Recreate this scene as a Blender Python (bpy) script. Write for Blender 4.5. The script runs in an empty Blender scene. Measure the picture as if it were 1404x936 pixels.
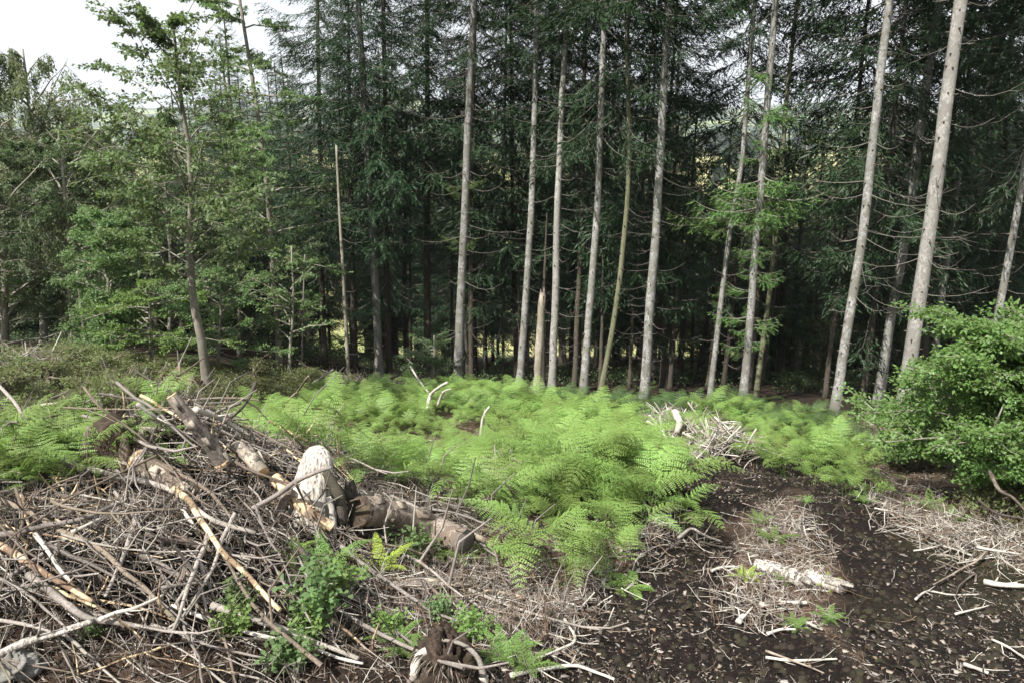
import bpy, math, random
import numpy as np
from mathutils import Vector, Matrix, Euler
R = math.radians
sc = bpy.context.scene
C = sc.collection
rng = np.random.RandomState(7)
random.seed(7)

# ------------------------------------------------------------------ camera, sky, sun, exposure
CAM_H, PITCH, FPX = 1.8, R(15.5), 1060.0
cam = bpy.data.objects.new('camera', bpy.data.cameras.new('camera')); C.objects.link(cam)
cam.location = (0, 0, CAM_H); cam.rotation_euler = (R(90) - PITCH, 0, 0)
cam.data.sensor_width = 36; cam.data.lens = FPX / 1404 * 36
cam.data.clip_start = .05; cam.data.clip_end = 12000
sc.camera = cam
SUN_EL, SUN_AZ = R(50), R(-138)      # azimuth clockwise from +Y
tosun = Vector((math.sin(SUN_AZ) * math.cos(SUN_EL), math.cos(SUN_AZ) * math.cos(SUN_EL), math.sin(SUN_EL)))
w = bpy.data.worlds.new("World"); sc.world = w; w.use_nodes = True
nt = w.node_tree; nt.nodes.clear()
def N(nt, t, **k):
    n = nt.nodes.new(t)
    for a, b in k.items(): setattr(n, a, b)
    return n
sky = N(nt, 'ShaderNodeTexSky', sky_type='NISHITA', sun_disc=False, sun_elevation=SUN_EL, sun_rotation=SUN_AZ % (2 * math.pi), air_density=1.2, dust_density=3.0)
tc = N(nt, 'ShaderNodeTexCoord')
mp = N(nt, 'ShaderNodeMapping'); mp.inputs['Scale'].default_value = (1, 1, 3.5)
ns = N(nt, 'ShaderNodeTexNoise'); ns.inputs['Scale'].default_value = 1.6; ns.inputs['Detail'].default_value = 7; ns.inputs['Roughness'].default_value = .55
cr = N(nt, 'ShaderNodeValToRGB')
cr.color_ramp.elements[0].position = .22; cr.color_ramp.elements[0].color = (.9, .9, .9, 1)
cr.color_ramp.elements[1].position = .6; cr.color_ramp.elements[1].color = (.97, .97, .97, 1)
mx = N(nt, 'ShaderNodeMix', data_type='RGBA')
mx.inputs[7].default_value = (5.2, 5.4, 5.65, 1)
bg = N(nt, 'ShaderNodeBackground'); bg.inputs['Strength'].default_value = .1
wo = N(nt, 'ShaderNodeOutputWorld')
L = nt.links.new
L(tc.outputs['Generated'], mp.inputs[0]); L(mp.outputs[0], ns.inputs['Vector']); L(ns.outputs[0], cr.inputs[0])
L(cr.outputs[0], mx.inputs[0]); L(sky.outputs[0], mx.inputs[6]); L(mx.outputs[2], bg.inputs[0]); L(bg.outputs[0], wo.inputs[0])
sun = bpy.data.objects.new('sun', bpy.data.lights.new('sun', 'SUN')); C.objects.link(sun)
sun.data.energy = 5.0; sun.data.angle = R(.6); sun.data.color = (1, .965, .91)
sun.rotation_euler = tosun.to_track_quat('Z', 'Y').to_euler()
sc.view_settings.view_transform = 'Standard'; sc.view_settings.look = 'None'
sc.view_settings.gamma = 1; sc.view_settings.exposure = 1.0
sc.cycles.max_bounces = 5; sc.cycles.diffuse_bounces = 3; sc.cycles.transmission_bounces = 3; sc.cycles.transparent_max_bounces = 4
sc.cycles.use_adaptive_sampling = True; sc.cycles.adaptive_threshold = .012

# ------------------------------------------------------------------ terrain function
_tab = np.random.RandomState(3).rand(256, 256)
def vn(x, y, seed=0):
    x = np.asarray(x, float) + seed * 17.3; y = np.asarray(y, float) + seed * 31.7
    xi = np.floor(x).astype(int); yi = np.floor(y).astype(int); fx = x - xi; fy = y - yi
    fx = fx * fx * (3 - 2 * fx); fy = fy * fy * (3 - 2 * fy)
    a = _tab[xi & 255, yi & 255]; b = _tab[(xi + 1) & 255, yi & 255]; c = _tab[xi & 255, (yi + 1) & 255]; d = _tab[(xi + 1) & 255, (yi + 1) & 255]
    return (a * (1 - fx) + b * fx) * (1 - fy) + (c * (1 - fx) + d * fx) * fy - .5
def S(t): t = np.clip(t, 0, 1); return t * t * (3 - 2 * t)
_ys = np.linspace(-400, 4800, 10401)
_sl = np.interp(_ys, [-400, -10, 0, 21, 26, 72, 115, 4800], [.1, .16, .255, .255, .285, .285, 0, 0])
_zs = -np.concatenate([[0], np.cumsum((_sl[1:] + _sl[:-1]) / 2 * (_ys[1] - _ys[0]))])
_zs -= np.interp(0, _ys, _zs)
def heap(x, y):
    h = .76 * np.exp(-((x + 3.1) / 1.8) ** 2 - ((y - 5.75) / 1.4) ** 2) + .22 * np.exp(-((x + 1.7) / .8) ** 2 - ((y - 5.3) / 1.) ** 2)
    h += .42 * np.exp(-((x + 2.3) / 1.2) ** 2 - ((y - 3.9) / .95) ** 2)
    h += .38 * np.exp(-((x + 4.6) / 1.3) ** 2 - ((y - 5.2) / 1.3) ** 2)
    h += .34 * np.exp(-((x + 3.1) / .6) ** 2 - ((y - 7.7) / .6) ** 2)
    return h
def ground(x, y):
    x = np.asarray(x, float); y = np.asarray(y, float)
    z = np.interp(y, _ys, _zs)
    z = z + 1.25 * S((-x - 2.2) / 8) * S((y - 6) / 8) * (1 - S((y - 26) / 40))
    z = z - .30 * S((x - 7) / 8) * S((y - 4) / 9) * (1 - S((y - 30) / 40))
    near = 1 - S((y - 40) / 60)
    z = z + near * (.22 * vn(x / 2.1, y / 2.1, 1) + .09 * vn(x / .7, y / .7, 2) + .05 * vn(x / .26, y / .26, 3))
    z = z + heap(x, y) * (1 + .5 * vn(x / .5, y / .5, 4))
    # wheel ruts of the track
    u = x - (.42 * y - .35 + .04 * (y - 6) ** 2 * 0)
    z = z - .07 * np.exp(-((u - .0 - .12) / .42) ** 2) * S((y - 1) / 2) * (1 - S((y - 9) / 5)) - .06 * np.exp(-((u - 1.5) / .42) ** 2) * (1 - S((y - 9) / 5))
    far = S((y - 1000) / 900)
    z = z + far * (np.interp(y, [1000, 1700, 2600, 4800], [0, 38, 88, 96]) + (vn(x / 700, y / 700, 5) * 60 + vn(x / 210, y / 210, 6) * 16))
    z = z + S((y - 140) / 200) * 9 * vn(x / 160, y / 160, 8)
    return z
F_ = Vector((0, math.cos(PITCH), -math.sin(PITCH))); U_ = Vector((0, math.sin(PITCH), math.cos(PITCH)))
CAMP = Vector((0, 0, CAM_H))
def ray(px, py): return F_ + Vector((1, 0, 0)) * ((px - 702) / FPX) + U_ * ((468 - py) / FPX)
_ts = np.geomspace(1.2, 4000, 1400)
def at(px, py, lift=0.):
    """the point where the sight line through photo pixel (px, py) meets the ground raised by lift"""
    d = ray(px, py)
    g = CAM_H + d.z * _ts - ground(d.x * _ts, d.y * _ts) - lift
    k = int(np.argmax(g < 0)) if (g < 0).any() else len(_ts) - 1
    k = max(k, 1); a = g[k - 1] / (g[k - 1] - g[k] + 1e-9); t = _ts[k - 1] + a * (_ts[k] - _ts[k - 1])
    return CAMP + d * t
def onplane(px, py, Y): d = ray(px, py); return CAMP + d * (Y / d.y)
def depth(p): return (p - CAMP).dot(F_)
def proj(x, y, z):
    dx, dy, dz = x, y, z - CAM_H
    f = dy * math.cos(PITCH) - dz * math.sin(PITCH); u = dy * math.sin(PITCH) + dz * math.cos(PITCH)
    f = np.where(f < .05, .05, f)
    return 702 + FPX * dx / f, 468 - FPX * u / f
def inpoly(x, y, poly):
    x = np.asarray(x); y = np.asarray(y); r = np.zeros(x.shape, bool); n = len(poly)
    for i in range(n):
        x1, y1 = poly[i]; x2, y2 = poly[i - 1]
        c = ((y1 > y) != (y2 > y)) & (x < (x2 - x1) * (y - y1) / (y2 - y1 + 1e-12) + x1)
        r ^= c
    return r

# ------------------------------------------------------------------ helpers
def link(o, parent=None):
    C.objects.link(o)
    if parent is not None: o.parent = parent
    return o
def tag(o, label=None, cat=None, group=None, kind=None):
    if label: o['label'] = label
    if cat: o['category'] = cat
    if group: o['group'] = group
    if kind: o['kind'] = kind
    return o
def empty(name, loc, label=None, cat=None, group=None):
    o = bpy.data.objects.new(name, None); o.location = loc; o.empty_display_size = .2; C.objects.link(o)
    return tag(o, label, cat, group)
def mesh_np(name, V, Q=None, T=None, mats=(), qm=None, tm=None, smooth=True):
    V = np.asarray(V, np.float32).reshape(-1, 3)
    Q = np.zeros((0, 4), np.int32) if Q is None or len(Q) == 0 else np.asarray(Q, np.int32)
    T = np.zeros((0, 3), np.int32) if T is None or len(T) == 0 else np.asarray(T, np.int32)
    me = bpy.data.meshes.new(name)
    me.vertices.add(len(V)); me.vertices.foreach_set('co', V.ravel())
    nl = len(Q) * 4 + len(T) * 3
    me.loops.add(nl); me.loops.foreach_set('vertex_index', np.concatenate([Q.ravel(), T.ravel()]).astype(np.int32))
    me.polygons.add(len(Q) + len(T))
    st = np.concatenate([np.arange(len(Q)) * 4, len(Q) * 4 + np.arange(len(T)) * 3]).astype(np.int32)
    me.polygons.foreach_set('loop_start', st)
    mi = np.concatenate([np.zeros(len(Q), np.int32) if qm is None else np.asarray(qm, np.int32), np.zeros(len(T), np.int32) if tm is None else np.asarray(tm, np.int32)])
    me.polygons.foreach_set('material_index', mi)
    if smooth: me.polygons.foreach_set('use_smooth', np.ones(len(Q) + len(T), bool))
    me.update(calc_edges=True)
    for m in mats: me.materials.append(m)
    return me
class MB:
    def __init__(s): s.V = []; s.Q = []; s.T = []; s.qm = []; s.tm = []; s.n = 0
    def add(s, V, Q=None, T=None, m=0):
        V = np.asarray(V, float).reshape(-1, 3)
        if Q is not None and len(Q): s.Q.append(np.asarray(Q, int) + s.n); s.qm.append(np.full(len(Q), m))
        if T is not None and len(T): s.T.append(np.asarray(T, int) + s.n); s.tm.append(np.full(len(T), m))
        s.V.append(V); s.n += len(V)
    def tube(s, pts, radii, sides=6, m=0, cap=True, capm=None, rough=0., ell=1., jag=0., rg=None):
        V, Q, T = tube(pts, radii, sides, rough, ell, jag, rg or rng, cap)
        s.V.append(V); s.Q.append(Q + s.n); s.qm.append(np.full(len(Q), m))
        if len(T): s.T.append(T + s.n); s.tm.append(np.full(len(T), m if capm is None else capm))
        s.n += len(V)
    def mesh(s, name, mats, smooth=True):
        if not s.V: s.add([[0, 0, 0]])
        c = lambda a, k: np.concatenate(a) if a else np.zeros((0, k), int)
        c1 = lambda a: np.concatenate(a) if a else np.zeros(0, int)
        return mesh_np(name, np.concatenate(s.V), c(s.Q, 4), c(s.T, 3), mats, c1(s.qm), c1(s.tm), smooth)
    def build(s, name, mats, parent=None, loc=None, smooth=True):
        o = bpy.data.objects.new(name, s.mesh(name, mats if isinstance(mats, (list, tuple)) else [mats], smooth)); link(o, parent)
        if loc is not None: o.location = loc
        return o
def tube(pts, radii, sides=6, rough=0., ell=1., jag=0., rg=rng, cap=True):
    P = np.asarray([tuple(p) for p in pts], float); n = len(P)
    r = np.full(n, radii, float) if np.isscalar(radii) else np.asarray(radii, float)
    Tn = np.gradient(P, axis=0); Tn /= np.linalg.norm(Tn, axis=1)[:, None] + 1e-9
    a = np.array([0, 0, 1.]) if abs(Tn[0, 2]) < .8 else np.array([1., 0, 0])
    Nn = np.zeros_like(P); v = a - Tn[0] * a.dot(Tn[0]); v /= np.linalg.norm(v); Nn[0] = v
    for i in range(1, n):
        v = v - Tn[i] * v.dot(Tn[i]); v /= np.linalg.norm(v) + 1e-9; Nn[i] = v
    B = np.cross(Tn, Nn)
    th = np.arange(sides) * 2 * np.pi / sides
    ca = np.cos(th)[None, :, None]; sa = np.sin(th)[None, :, None]
    rr = r[:, None, None] * np.ones((n, sides, 1))
    if rough: rr = rr * (1 + rough * (rg.rand(n, sides, 1) - .5) * 2)
    V = P[:, None, :] + rr * (Nn[:, None, :] * ca + B[:, None, :] * sa * ell)
    if jag: V[-1] += Tn[-1] * (jag * (rg.rand(sides, 1) ** 2))
    V = V.reshape(-1, 3)
    i = np.arange(n - 1)[:, None] * sides; j = np.arange(sides)[None, :]; j2 = (j + 1) % sides
    Q = np.stack([i + j, i + j2, i + sides + j2, i + sides + j], -1).reshape(-1, 4)
    T = np.zeros((0, 3), int)
    if cap:
        V = np.concatenate([V, [P[0], P[-1]]]); c0 = n * sides; jj = np.arange(sides); j3 = (jj + 1) % sides
        T = np.concatenate([np.stack([np.full(sides, c0), j3, jj], -1), np.stack([np.full(sides, c0 + 1), (n - 1) * sides + jj, (n - 1) * sides + j3], -1)])
    return V, Q, T
def spline(pts, n):
    P = np.asarray([tuple(p) for p in pts], float)
    if len(P) == 2: return P[0] + (P[1] - P[0]) * np.linspace(0, 1, n)[:, None]
    d = np.concatenate([[0], np.cumsum(np.linalg.norm(np.diff(P, axis=0), axis=1) + 1e-6)]); t = np.linspace(0, d[-1], n)
    out = np.zeros((n, 3))
    for k, u in enumerate(t):
        i = min(max(np.searchsorted(d, u) - 1, 0), len(P) - 2); f = (u - d[i]) / (d[i + 1] - d[i])
        p0 = P[max(i - 1, 0)]; p1 = P[i]; p2 = P[i + 1]; p3 = P[min(i + 2, len(P) - 1)]
        out[k] = .5 * ((2 * p1) + (-p0 + p2) * f + (2 * p0 - 5 * p1 + 4 * p2 - p3) * f * f + (-p0 + 3 * p1 - 3 * p2 + p3) * f ** 3)
    return out
def norm(a): return a / (np.linalg.norm(a, axis=-1, keepdims=True) + 1e-9)
def kites(P, D, Nr, Ln, W, fold=.18):
    """leaf shaped quads: base P, direction D, normal Nr, length, width"""
    D = norm(D); Sd = norm(np.cross(D, Nr)); Nr = np.cross(Sd, D)
    Ln = np.broadcast_to(np.asarray(Ln, float), (len(P),))[:, None]; W = np.broadcast_to(np.asarray(W, float), (len(P),))[:, None]
    mid = P + D * Ln * .45
    V = np.stack([P, mid + Sd * W * .5 + Nr * W * fold, P + D * Ln, mid - Sd * W * .5 + Nr * W * fold], 1).reshape(-1, 3)
    i = np.arange(len(P)) * 4
    T = np.concatenate([np.stack([i, i + 1, i + 2], -1), np.stack([i, i + 2, i + 3], -1)])
    return V, T
def rotz(V, a): c, s = math.cos(a), math.sin(a); return V @ np.array([[c, s, 0], [-s, c, 0], [0, 0, 1]])

# ------------------------------------------------------------------ materials
def newmat(name):
    m = bpy.data.materials.new(name); m.use_nodes = True; m.node_tree.nodes.clear(); return m, m.node_tree
def ramp(nt, fac, stops):
    r = N(nt, 'ShaderNodeValToRGB'); e = r.color_ramp.elements
    while len(e) < len(stops): e.new(.5)
    for k, (p, c) in enumerate(stops): e[k].position = p; e[k].color = (*c, 1)
    nt.links.new(fac, r.inputs[0]); return r.outputs[0]
def noise(nt, vec, scale, detail=4, rough=.6, stretch=None):
    if stretch:
        m = N(nt, 'ShaderNodeMapping'); m.inputs['Scale'].default_value = stretch; nt.links.new(vec, m.inputs[0]); vec = m.outputs[0]
    n = N(nt, 'ShaderNodeTexNoise'); n.inputs['Scale'].default_value = scale; n.inputs['Detail'].default_value = detail; n.inputs['Roughness'].default_value = rough
    nt.links.new(vec, n.inputs['Vector']); return n.outputs[0]
def mixc(nt, f, a, b, mode='MIX'):
    m = N(nt, 'ShaderNodeMix', data_type='RGBA', blend_type=mode)
    for s, v in ((0, f), (6, a), (7, b)):
        if isinstance(v, (int, float)): m.inputs[s].default_value = v
        elif isinstance(v, tuple): m.inputs[s].default_value = (*v, 1)
        else: nt.links.new(v, m.inputs[s])
    return m.outputs[2]
def hsv(nt, col, vfac, vlo, vhi, hlo=.5, hhi=.5, slo=1, shi=1):
    h = N(nt, 'ShaderNodeHueSaturation')
    for sock, lo, hi in (('Value', vlo, vhi), ('Hue', hlo, hhi), ('Saturation', slo, shi)):
        if lo == hi: h.inputs[sock].default_value = lo; continue
        r = N(nt, 'ShaderNodeMapRange'); r.inputs[3].default_value = lo; r.inputs[4].default_value = hi
        nt.links.new(vfac, r.inputs[0]); nt.links.new(r.outputs[0], h.inputs[sock])
    nt.links.new(col, h.inputs['Color']); return h.outputs[0]
def finish(m, nt, col, rough=.9, height=None, bump=.3, dist=.01, spec=.25):
    b = N(nt, 'ShaderNodeBsdfPrincipled'); b.inputs['Roughness'].default_value = rough; b.inputs['Specular IOR Level'].default_value = spec
    nt.links.new(col, b.inputs['Base Color']) if not isinstance(col, tuple) else None
    if isinstance(col, tuple): b.inputs['Base Color'].default_value = (*col, 1)
    if height is not None:
        bp = N(nt, 'ShaderNodeBump'); bp.inputs['Strength'].default_value = bump; bp.inputs['Distance'].default_value = dist
        nt.links.new(height, bp.inputs['Height']); nt.links.new(bp.outputs[0], b.inputs['Normal'])
    o = N(nt, 'ShaderNodeOutputMaterial'); nt.links.new(b.outputs[0], o.inputs[0]); return m
def bark_mat(name, c1, c2, c3, scale=1., stretch=(9, 9, 2.2), patch=None, patchc=(.5, .42, .33), bump=.6, dist=.012, rnd=(.75, 1.2), det=8, rgh=.72):
    m, nt = newmat(name); t = N(nt, 'ShaderNodeTexCoord').outputs['Object']
    oi = N(nt, 'ShaderNodeObjectInfo')
    va = N(nt, 'ShaderNodeVectorMath'); va.operation = 'ADD'; nt.links.new(t, va.inputs[0]); nt.links.new(oi.outputs['Location'], va.inputs[1]); t = va.outputs[0]
    a = noise(nt, t, 2.6 * scale, det, rgh, stretch); b = noise(nt, t, 1.3 * scale, 3, .5)
    col = ramp(nt, a, [(.32, c1), (.5, c2), (.68, c3)])
    col = mixc(nt, ramp(nt, b, [(.42, (0, 0, 0)), (.62, (.7, .7, .7))]), col, tuple(np.array(c2) * .62 + np.array((.012, .016, .004))))
    if patch is not None:
        p = noise(nt, t, patch, 3, .6, (1, 1, 1)); col = mixc(nt, ramp(nt, p, [(.5, (0, 0, 0)), (.54, (1, 1, 1))]), col, patchc)
    col = hsv(nt, col, oi.outputs['Random'], rnd[0], rnd[1], .49, .51)
    return finish(m, nt, col, .92, a, bump, dist)
M = {}
M['spruce_bark'] = bark_mat('spruce_bark', (.075, .072, .066), (.25, .245, .23), (.44, .43, .41), 1.6, (7, 7, 4.5), patch=5.5, patchc=(.17, .165, .14), bump=.9)
M['spruce_bark_dark'] = bark_mat('spruce_bark_dark', (.032, .026, .021), (.068, .056, .046), (.12, .10, .082), 1.2)  # darker copy of the spruce bark, canopy shade put into its colour
M['mossy_bark'] = bark_mat('mossy_bark', (.10, .11, .06), (.19, .20, .12), (.30, .29, .21), 1.2)
M['beech_bark'] = bark_mat('beech_bark', (.12, .11, .085), (.23, .21, .17), (.36, .34, .29), 1, (3, 3, 2))
M['knot'] = bark_mat('knot_wood', (.05, .04, .03), (.10, .08, .06), (.2, .17, .13), 6)
M['dead_twig'] = bark_mat('dead_twig_wood', (.09, .08, .068), (.17, .15, .13), (.30, .28, .25), 5, rnd=(.5, 1.25))
M['stick_grey'] = bark_mat('weathered_stick', (.12, .10, .088), (.27, .235, .21), (.50, .46, .415), 5, (9, 9, 9), rnd=(.6, 1.25), dist=.004)
M['stick_brown'] = bark_mat('brown_stick', (.075, .052, .038), (.155, .12, .095), (.30, .245, .20), 5, (9, 9, 9), rnd=(.65, 1.25), dist=.004)
M['stick_dark'] = bark_mat('dark_wet_stick', (.022, .018, .015), (.055, .046, .038), (.12, .10, .085), 5, (9, 9, 9), dist=.004)  # darkest of the stick tones
M['peeled'] = bark_mat('peeled_wood', (.34, .22, .12), (.58, .44, .28), (.74, .63, .46), 4, (3, 3, 3), patch=7, patchc=(.20, .14, .09), dist=.004)
M['bleached'] = bark_mat('bleached_wood', (.24, .21, .18), (.52, .48, .42), (.74, .71, .65), 4, (9, 9, 9), rnd=(.8, 1.1), dist=.004)
M['log_bark'] = bark_mat('flaking_log_bark', (.06, .045, .035), (.23, .18, .14), (.47, .41, .35), 5, (6, 6, 6), patch=11, patchc=(.50, .44, .36), dist=.02, bump=1.)
M['peeling_bark'] = bark_mat('peeling_log_bark', (.13, .10, .075), (.42, .35, .28), (.64, .57, .49), 5, (5, 5, 5), patch=12, patchc=(.24, .19, .145), dist=.02, bump=1.)
M['pale_spruce_bark'] = bark_mat('pale_spruce_bark', (.11, .105, .09), (.34, .325, .295), (.52, .505, .47), 1.6, (7, 7, 4.5), patch=7, patchc=(.25, .24, .215), bump=.9)
M['pole_bark'] = bark_mat('smooth_pole_bark', (.08, .065, .052), (.19, .16, .135), (.34, .30, .26), 4, (7, 7, 5), patch=9, patchc=(.30, .26, .21), dist=.008)
M['cut_wood'] = bark_mat('cut_wood', (.42, .26, .12), (.60, .42, .23), (.72, .58, .38), 4, (2, 2, 2), dist=.003)
M['cut_grey'] = bark_mat('grey_cut_wood', (.10, .09, .08), (.18, .16, .145), (.27, .25, .22), 4, (2, 2, 2), dist=.003)
M['rot'] = bark_mat('rotten_red_wood', (.022, .016, .012), (.075, .05, .035), (.19, .135, .095), 7, (2, 2, 2), dist=.015, bump=.9)
M['earth'] = bark_mat('crumbly_earth', (.022, .015, .011), (.065, .045, .033), (.17, .125, .095), 9, (1, 1, 1), dist=.03, bump=1.)
M['soil'] = bark_mat('black_soil', (.006, .005, .004), (.022, .016, .012), (.055, .04, .032), 9, (1, 1, 1), dist=.01)
M['snag'] = bark_mat('barkless_snag_wood', (.08, .065, .05), (.27, .23, .185), (.56, .52, .46), 2.4, (16, 16, 1.2), dist=.015, bump=1.)
M['grain'] = bark_mat('bleached_grained_wood', (.09, .075, .06), (.44, .40, .35), (.66, .63, .58), 1.6, (14, 14, .8), dist=.02, bump=1., det=4, rgh=.5)
M['stone'] = bark_mat('grey_stone', (.10, .10, .09), (.24, .23, .21), (.38, .37, .34), 8, (1, 1, 1), dist=.01)
M['needle_litter'] = bark_mat('brown_litter', (.075, .045, .03), (.18, .115, .08), (.36, .27, .20), 7, (1, 1, 1), rnd=(.6, 1.3))
M['chip'] = bark_mat('wood_chip', (.10, .075, .058), (.24, .19, .155), (.50, .44, .38), 5, (1, 1, 1), rnd=(.4, 1.25), dist=.003)

def leaf_mat(name, c, tr, v=(.7, 1.3), hue=(.48, .52), pos=1.5, rough=.5, trf=.4, spec=.3):
    m, nt = newmat(name); t = N(nt, 'ShaderNodeNewGeometry').outputs['Position']; oi = N(nt, 'ShaderNodeObjectInfo').outputs['Random']
    g = N(nt, 'ShaderNodeNewGeometry').outputs['Random Per Island']
    nz = noise(nt, t, pos, 3, .6)
    def chain(col):
        x = N(nt, 'ShaderNodeRGB'); x.outputs[0].default_value = (*col, 1)
        y = hsv(nt, x.outputs[0], nz, v[0] * .85, v[1] * 1.15, hue[0], hue[1])
        y = hsv(nt, y, g, .78, 1.22, .49, .51)
        return hsv(nt, y, oi, .85, 1.15, .49, .51)
    b = N(nt, 'ShaderNodeBsdfPrincipled'); b.inputs['Roughness'].default_value = rough; b.inputs['Specular IOR Level'].default_value = spec
    nt.links.new(chain(c), b.inputs['Base Color'])
    tl = N(nt, 'ShaderNodeBsdfTranslucent'); nt.links.new(chain(tr), tl.inputs[0])
    ms = N(nt, 'ShaderNodeMixShader'); ms.inputs[0].default_value = trf
    nt.links.new(b.outputs[0], ms.inputs[1]); nt.links.new(tl.outputs[0], ms.inputs[2])
    o = N(nt, 'ShaderNodeOutputMaterial'); nt.links.new(ms.outputs[0], o.inputs[0]); return m
M['needle'] = leaf_mat('spruce_needles', (.027, .052, .022), (.036, .075, .021), (.6, 1.4), pos=.5, trf=.25)
M['needle_young'] = leaf_mat('young_spruce_needles', (.10, .17, .05), (.14, .24, .05), pos=.8, trf=.35)
M['needle_dry'] = leaf_mat('dry_spruce_needles', (.085, .07, .05), (.06, .06, .035), pos=.6, trf=.2)
M['birch'] = leaf_mat('birch_leaves', (.15, .18, .09), (.2, .245, .09), pos=.6)
M['beech'] = leaf_mat('beech_leaves', (.12, .18, .07), (.17, .265, .07), pos=.8)
M['dark_leaf'] = leaf_mat('dark_hedge_leaves', (.085, .125, .055), (.11, .17, .055), pos=.8)
M['bush'] = leaf_mat('glossy_beech_leaves', (.12, .205, .06), (.20, .34, .06), pos=1.2, rough=.4, spec=.4)
M['bracken'] = leaf_mat('bracken', (.17, .27, .07), (.24, .375, .075), (.5, 1.4), (.475, .512), pos=1.6, trf=.3)
M['bracken_deep'] = leaf_mat('shade_bracken', (.075, .125, .042), (.10, .17, .045), pos=.8, trf=.35)  # darker copy of bracken with the shade under the trees painted in
M['fern_yellow'] = leaf_mat('yellow_fern', (.32, .42, .07), (.38, .5, .08), pos=2)
M['fern_green'] = leaf_mat('small_fern', (.14, .22, .06), (.2, .32, .07), pos=2)
M['bramble'] = leaf_mat('bramble_leaves', (.105, .16, .06), (.15, .23, .06), pos=3)
M['bilberry'] = leaf_mat('bilberry_leaves', (.14, .17, .065), (.18, .23, .07), (.45, 1.4), (.465, .525), pos=.7)
M['grass'] = leaf_mat('grass_blades', (.22, .30, .09), (.25, .36, .1), pos=2)
M['hill_wood'] = leaf_mat('far_woodland', (.04, .065, .03), (.03, .06, .02), pos=.02, trf=.1)

def ground_mat():
    m, nt = newmat('forest_floor'); t = N(nt, 'ShaderNodeNewGeometry').outputs['Position']
    at_ = lambda n: N(nt, 'ShaderNodeAttribute', attribute_name=n).outputs['Fac']
    a = noise(nt, t, 9, 8, .75); b = noise(nt, t, 38, 6, .7); c = noise(nt, t, 1.6, 4, .6)
    soil = ramp(nt, b, [(.3, (.004, .003, .0025)), (.52, (.014, .010, .008)), (.74, (.05, .037, .03))])
    lit = ramp(nt, a, [(.28, (.03, .019, .013)), (.5, (.095, .06, .042)), (.62, (.19, .13, .09)), (.8, (.36, .28, .22))])
    lit = mixc(nt, ramp(nt, b, [(.5, (0, 0, 0)), (.8, (1, 1, 1))]), lit, (.42, .34, .27))
    lit = mixc(nt, ramp(nt, c, [(.4, (0, 0, 0)), (.65, (.8, .8, .8))]), lit, (.07, .045, .032))
    bank = ramp(nt, a, [(.3, (.03, .033, .012)), (.5, (.08, .085, .03)), (.75, (.18, .16, .085))])
    mead = ramp(nt, noise(nt, t, .012, 4, .6), [(.35, (.22, .26, .09)), (.5, (.46, .42, .20)), (.62, (.26, .29, .11))])
    wood = ramp(nt, noise(nt, t, .008, 6, .6), [(.42, (.035, .06, .03)), (.52, (.06, .09, .04)), (.6, (.22, .27, .10))])
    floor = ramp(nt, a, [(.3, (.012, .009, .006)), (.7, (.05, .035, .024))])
    col = mixc(nt, at_('track'), lit, soil)
    col = mixc(nt, at_('bank'), col, bank)
    col = mixc(nt, at_('heapdark'), col, (.012, .009, .007))  # shade in the gaps between heap sticks, painted onto the ground
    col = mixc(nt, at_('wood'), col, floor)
    col = mixc(nt, at_('meadow'), col, mead)
    col = mixc(nt, at_('hills'), col, wood)
    h = N(nt, 'ShaderNodeMath', operation='ADD'); nt.links.new(a, h.inputs[0]); nt.links.new(b, h.inputs[1])
    return finish(m, nt, col, .95, h.outputs[0], .9, .035, .15)
M['ground'] = ground_mat()

# ------------------------------------------------------------------ the ground, one sheet
def axis(parts):
    out = [parts[0][0]]
    for a, b, st0, st1 in parts:
        x = a; n = max(1, int(round((b - a) / ((st0 + st1) / 2)))); s = np.linspace(st0, st1, n); s *= (b - a) / s.sum()
        out += list(a + np.cumsum(s))
    return np.array(out)
xs = axis([(-4000, -400, 300, 100), (-400, -60, 60, 8), (-60, -13, 4, .5), (-13, -5.2, .3, .07), (-5.2, 5.6, .05, .05), (5.6, 13, .07, .3), (13, 60, .5, 4), (60, 400, 8, 60), (400, 4000, 100, 300)])
ys = axis([(-300, -20, 40, 6), (-20, 1.2, 2, .1), (1.2, 9, .045, .06), (9, 22, .07, .3), (22, 80, .4, 3), (80, 400, 6, 30), (400, 4700, 35, 90)])
X, Y = np.meshgrid(xs, ys); Z = ground(X, Y)
nx = len(xs); i = np.arange(len(ys) - 1)[:, None] * nx + np.arange(nx - 1)[None, :]
GQ = np.stack([i, i + 1, i + nx + 1, i + nx], -1).reshape(-1, 4)
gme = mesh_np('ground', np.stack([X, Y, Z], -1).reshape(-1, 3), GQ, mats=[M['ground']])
PX, PY = proj(X, Y, Z)
RUT1 = [(780, 960), (1240, 960), (1105, 860), (1010, 800), (1000, 735), (1030, 700), (1130, 665), (1180, 650), (1120, 622), (960, 622), (930, 660), (880, 715), (850, 790), (775, 840), (700, 905), (690, 960)]
RUT2 = [(1240, 960), (1500, 960), (1440, 800), (1330, 760), (1230, 700), (1180, 650), (1120, 665), (1090, 700), (1130, 760), (1170, 815), (1130, 850)]
RUT3 = [(250, 960), (330, 890), (420, 860), (560, 850), (700, 905), (690, 960)]
def soft(poly, d=14):
    acc = 0
    jx = PX + 30 * vn(X * 2.2, Y * 2.2, 11) + 14 * vn(X * 7, Y * 7, 13); jy = PY + 26 * vn(X * 2.2, Y * 2.2, 12) + 12 * vn(X * 7, Y * 7, 14)
    for ox, oy in ((0, 0), (d, 0), (-d, 0), (0, d * .6), (0, -d * .6)): acc = acc + inpoly(jx + ox, jy + oy, poly)
    return acc / 5. * (Y > .8)
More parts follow.
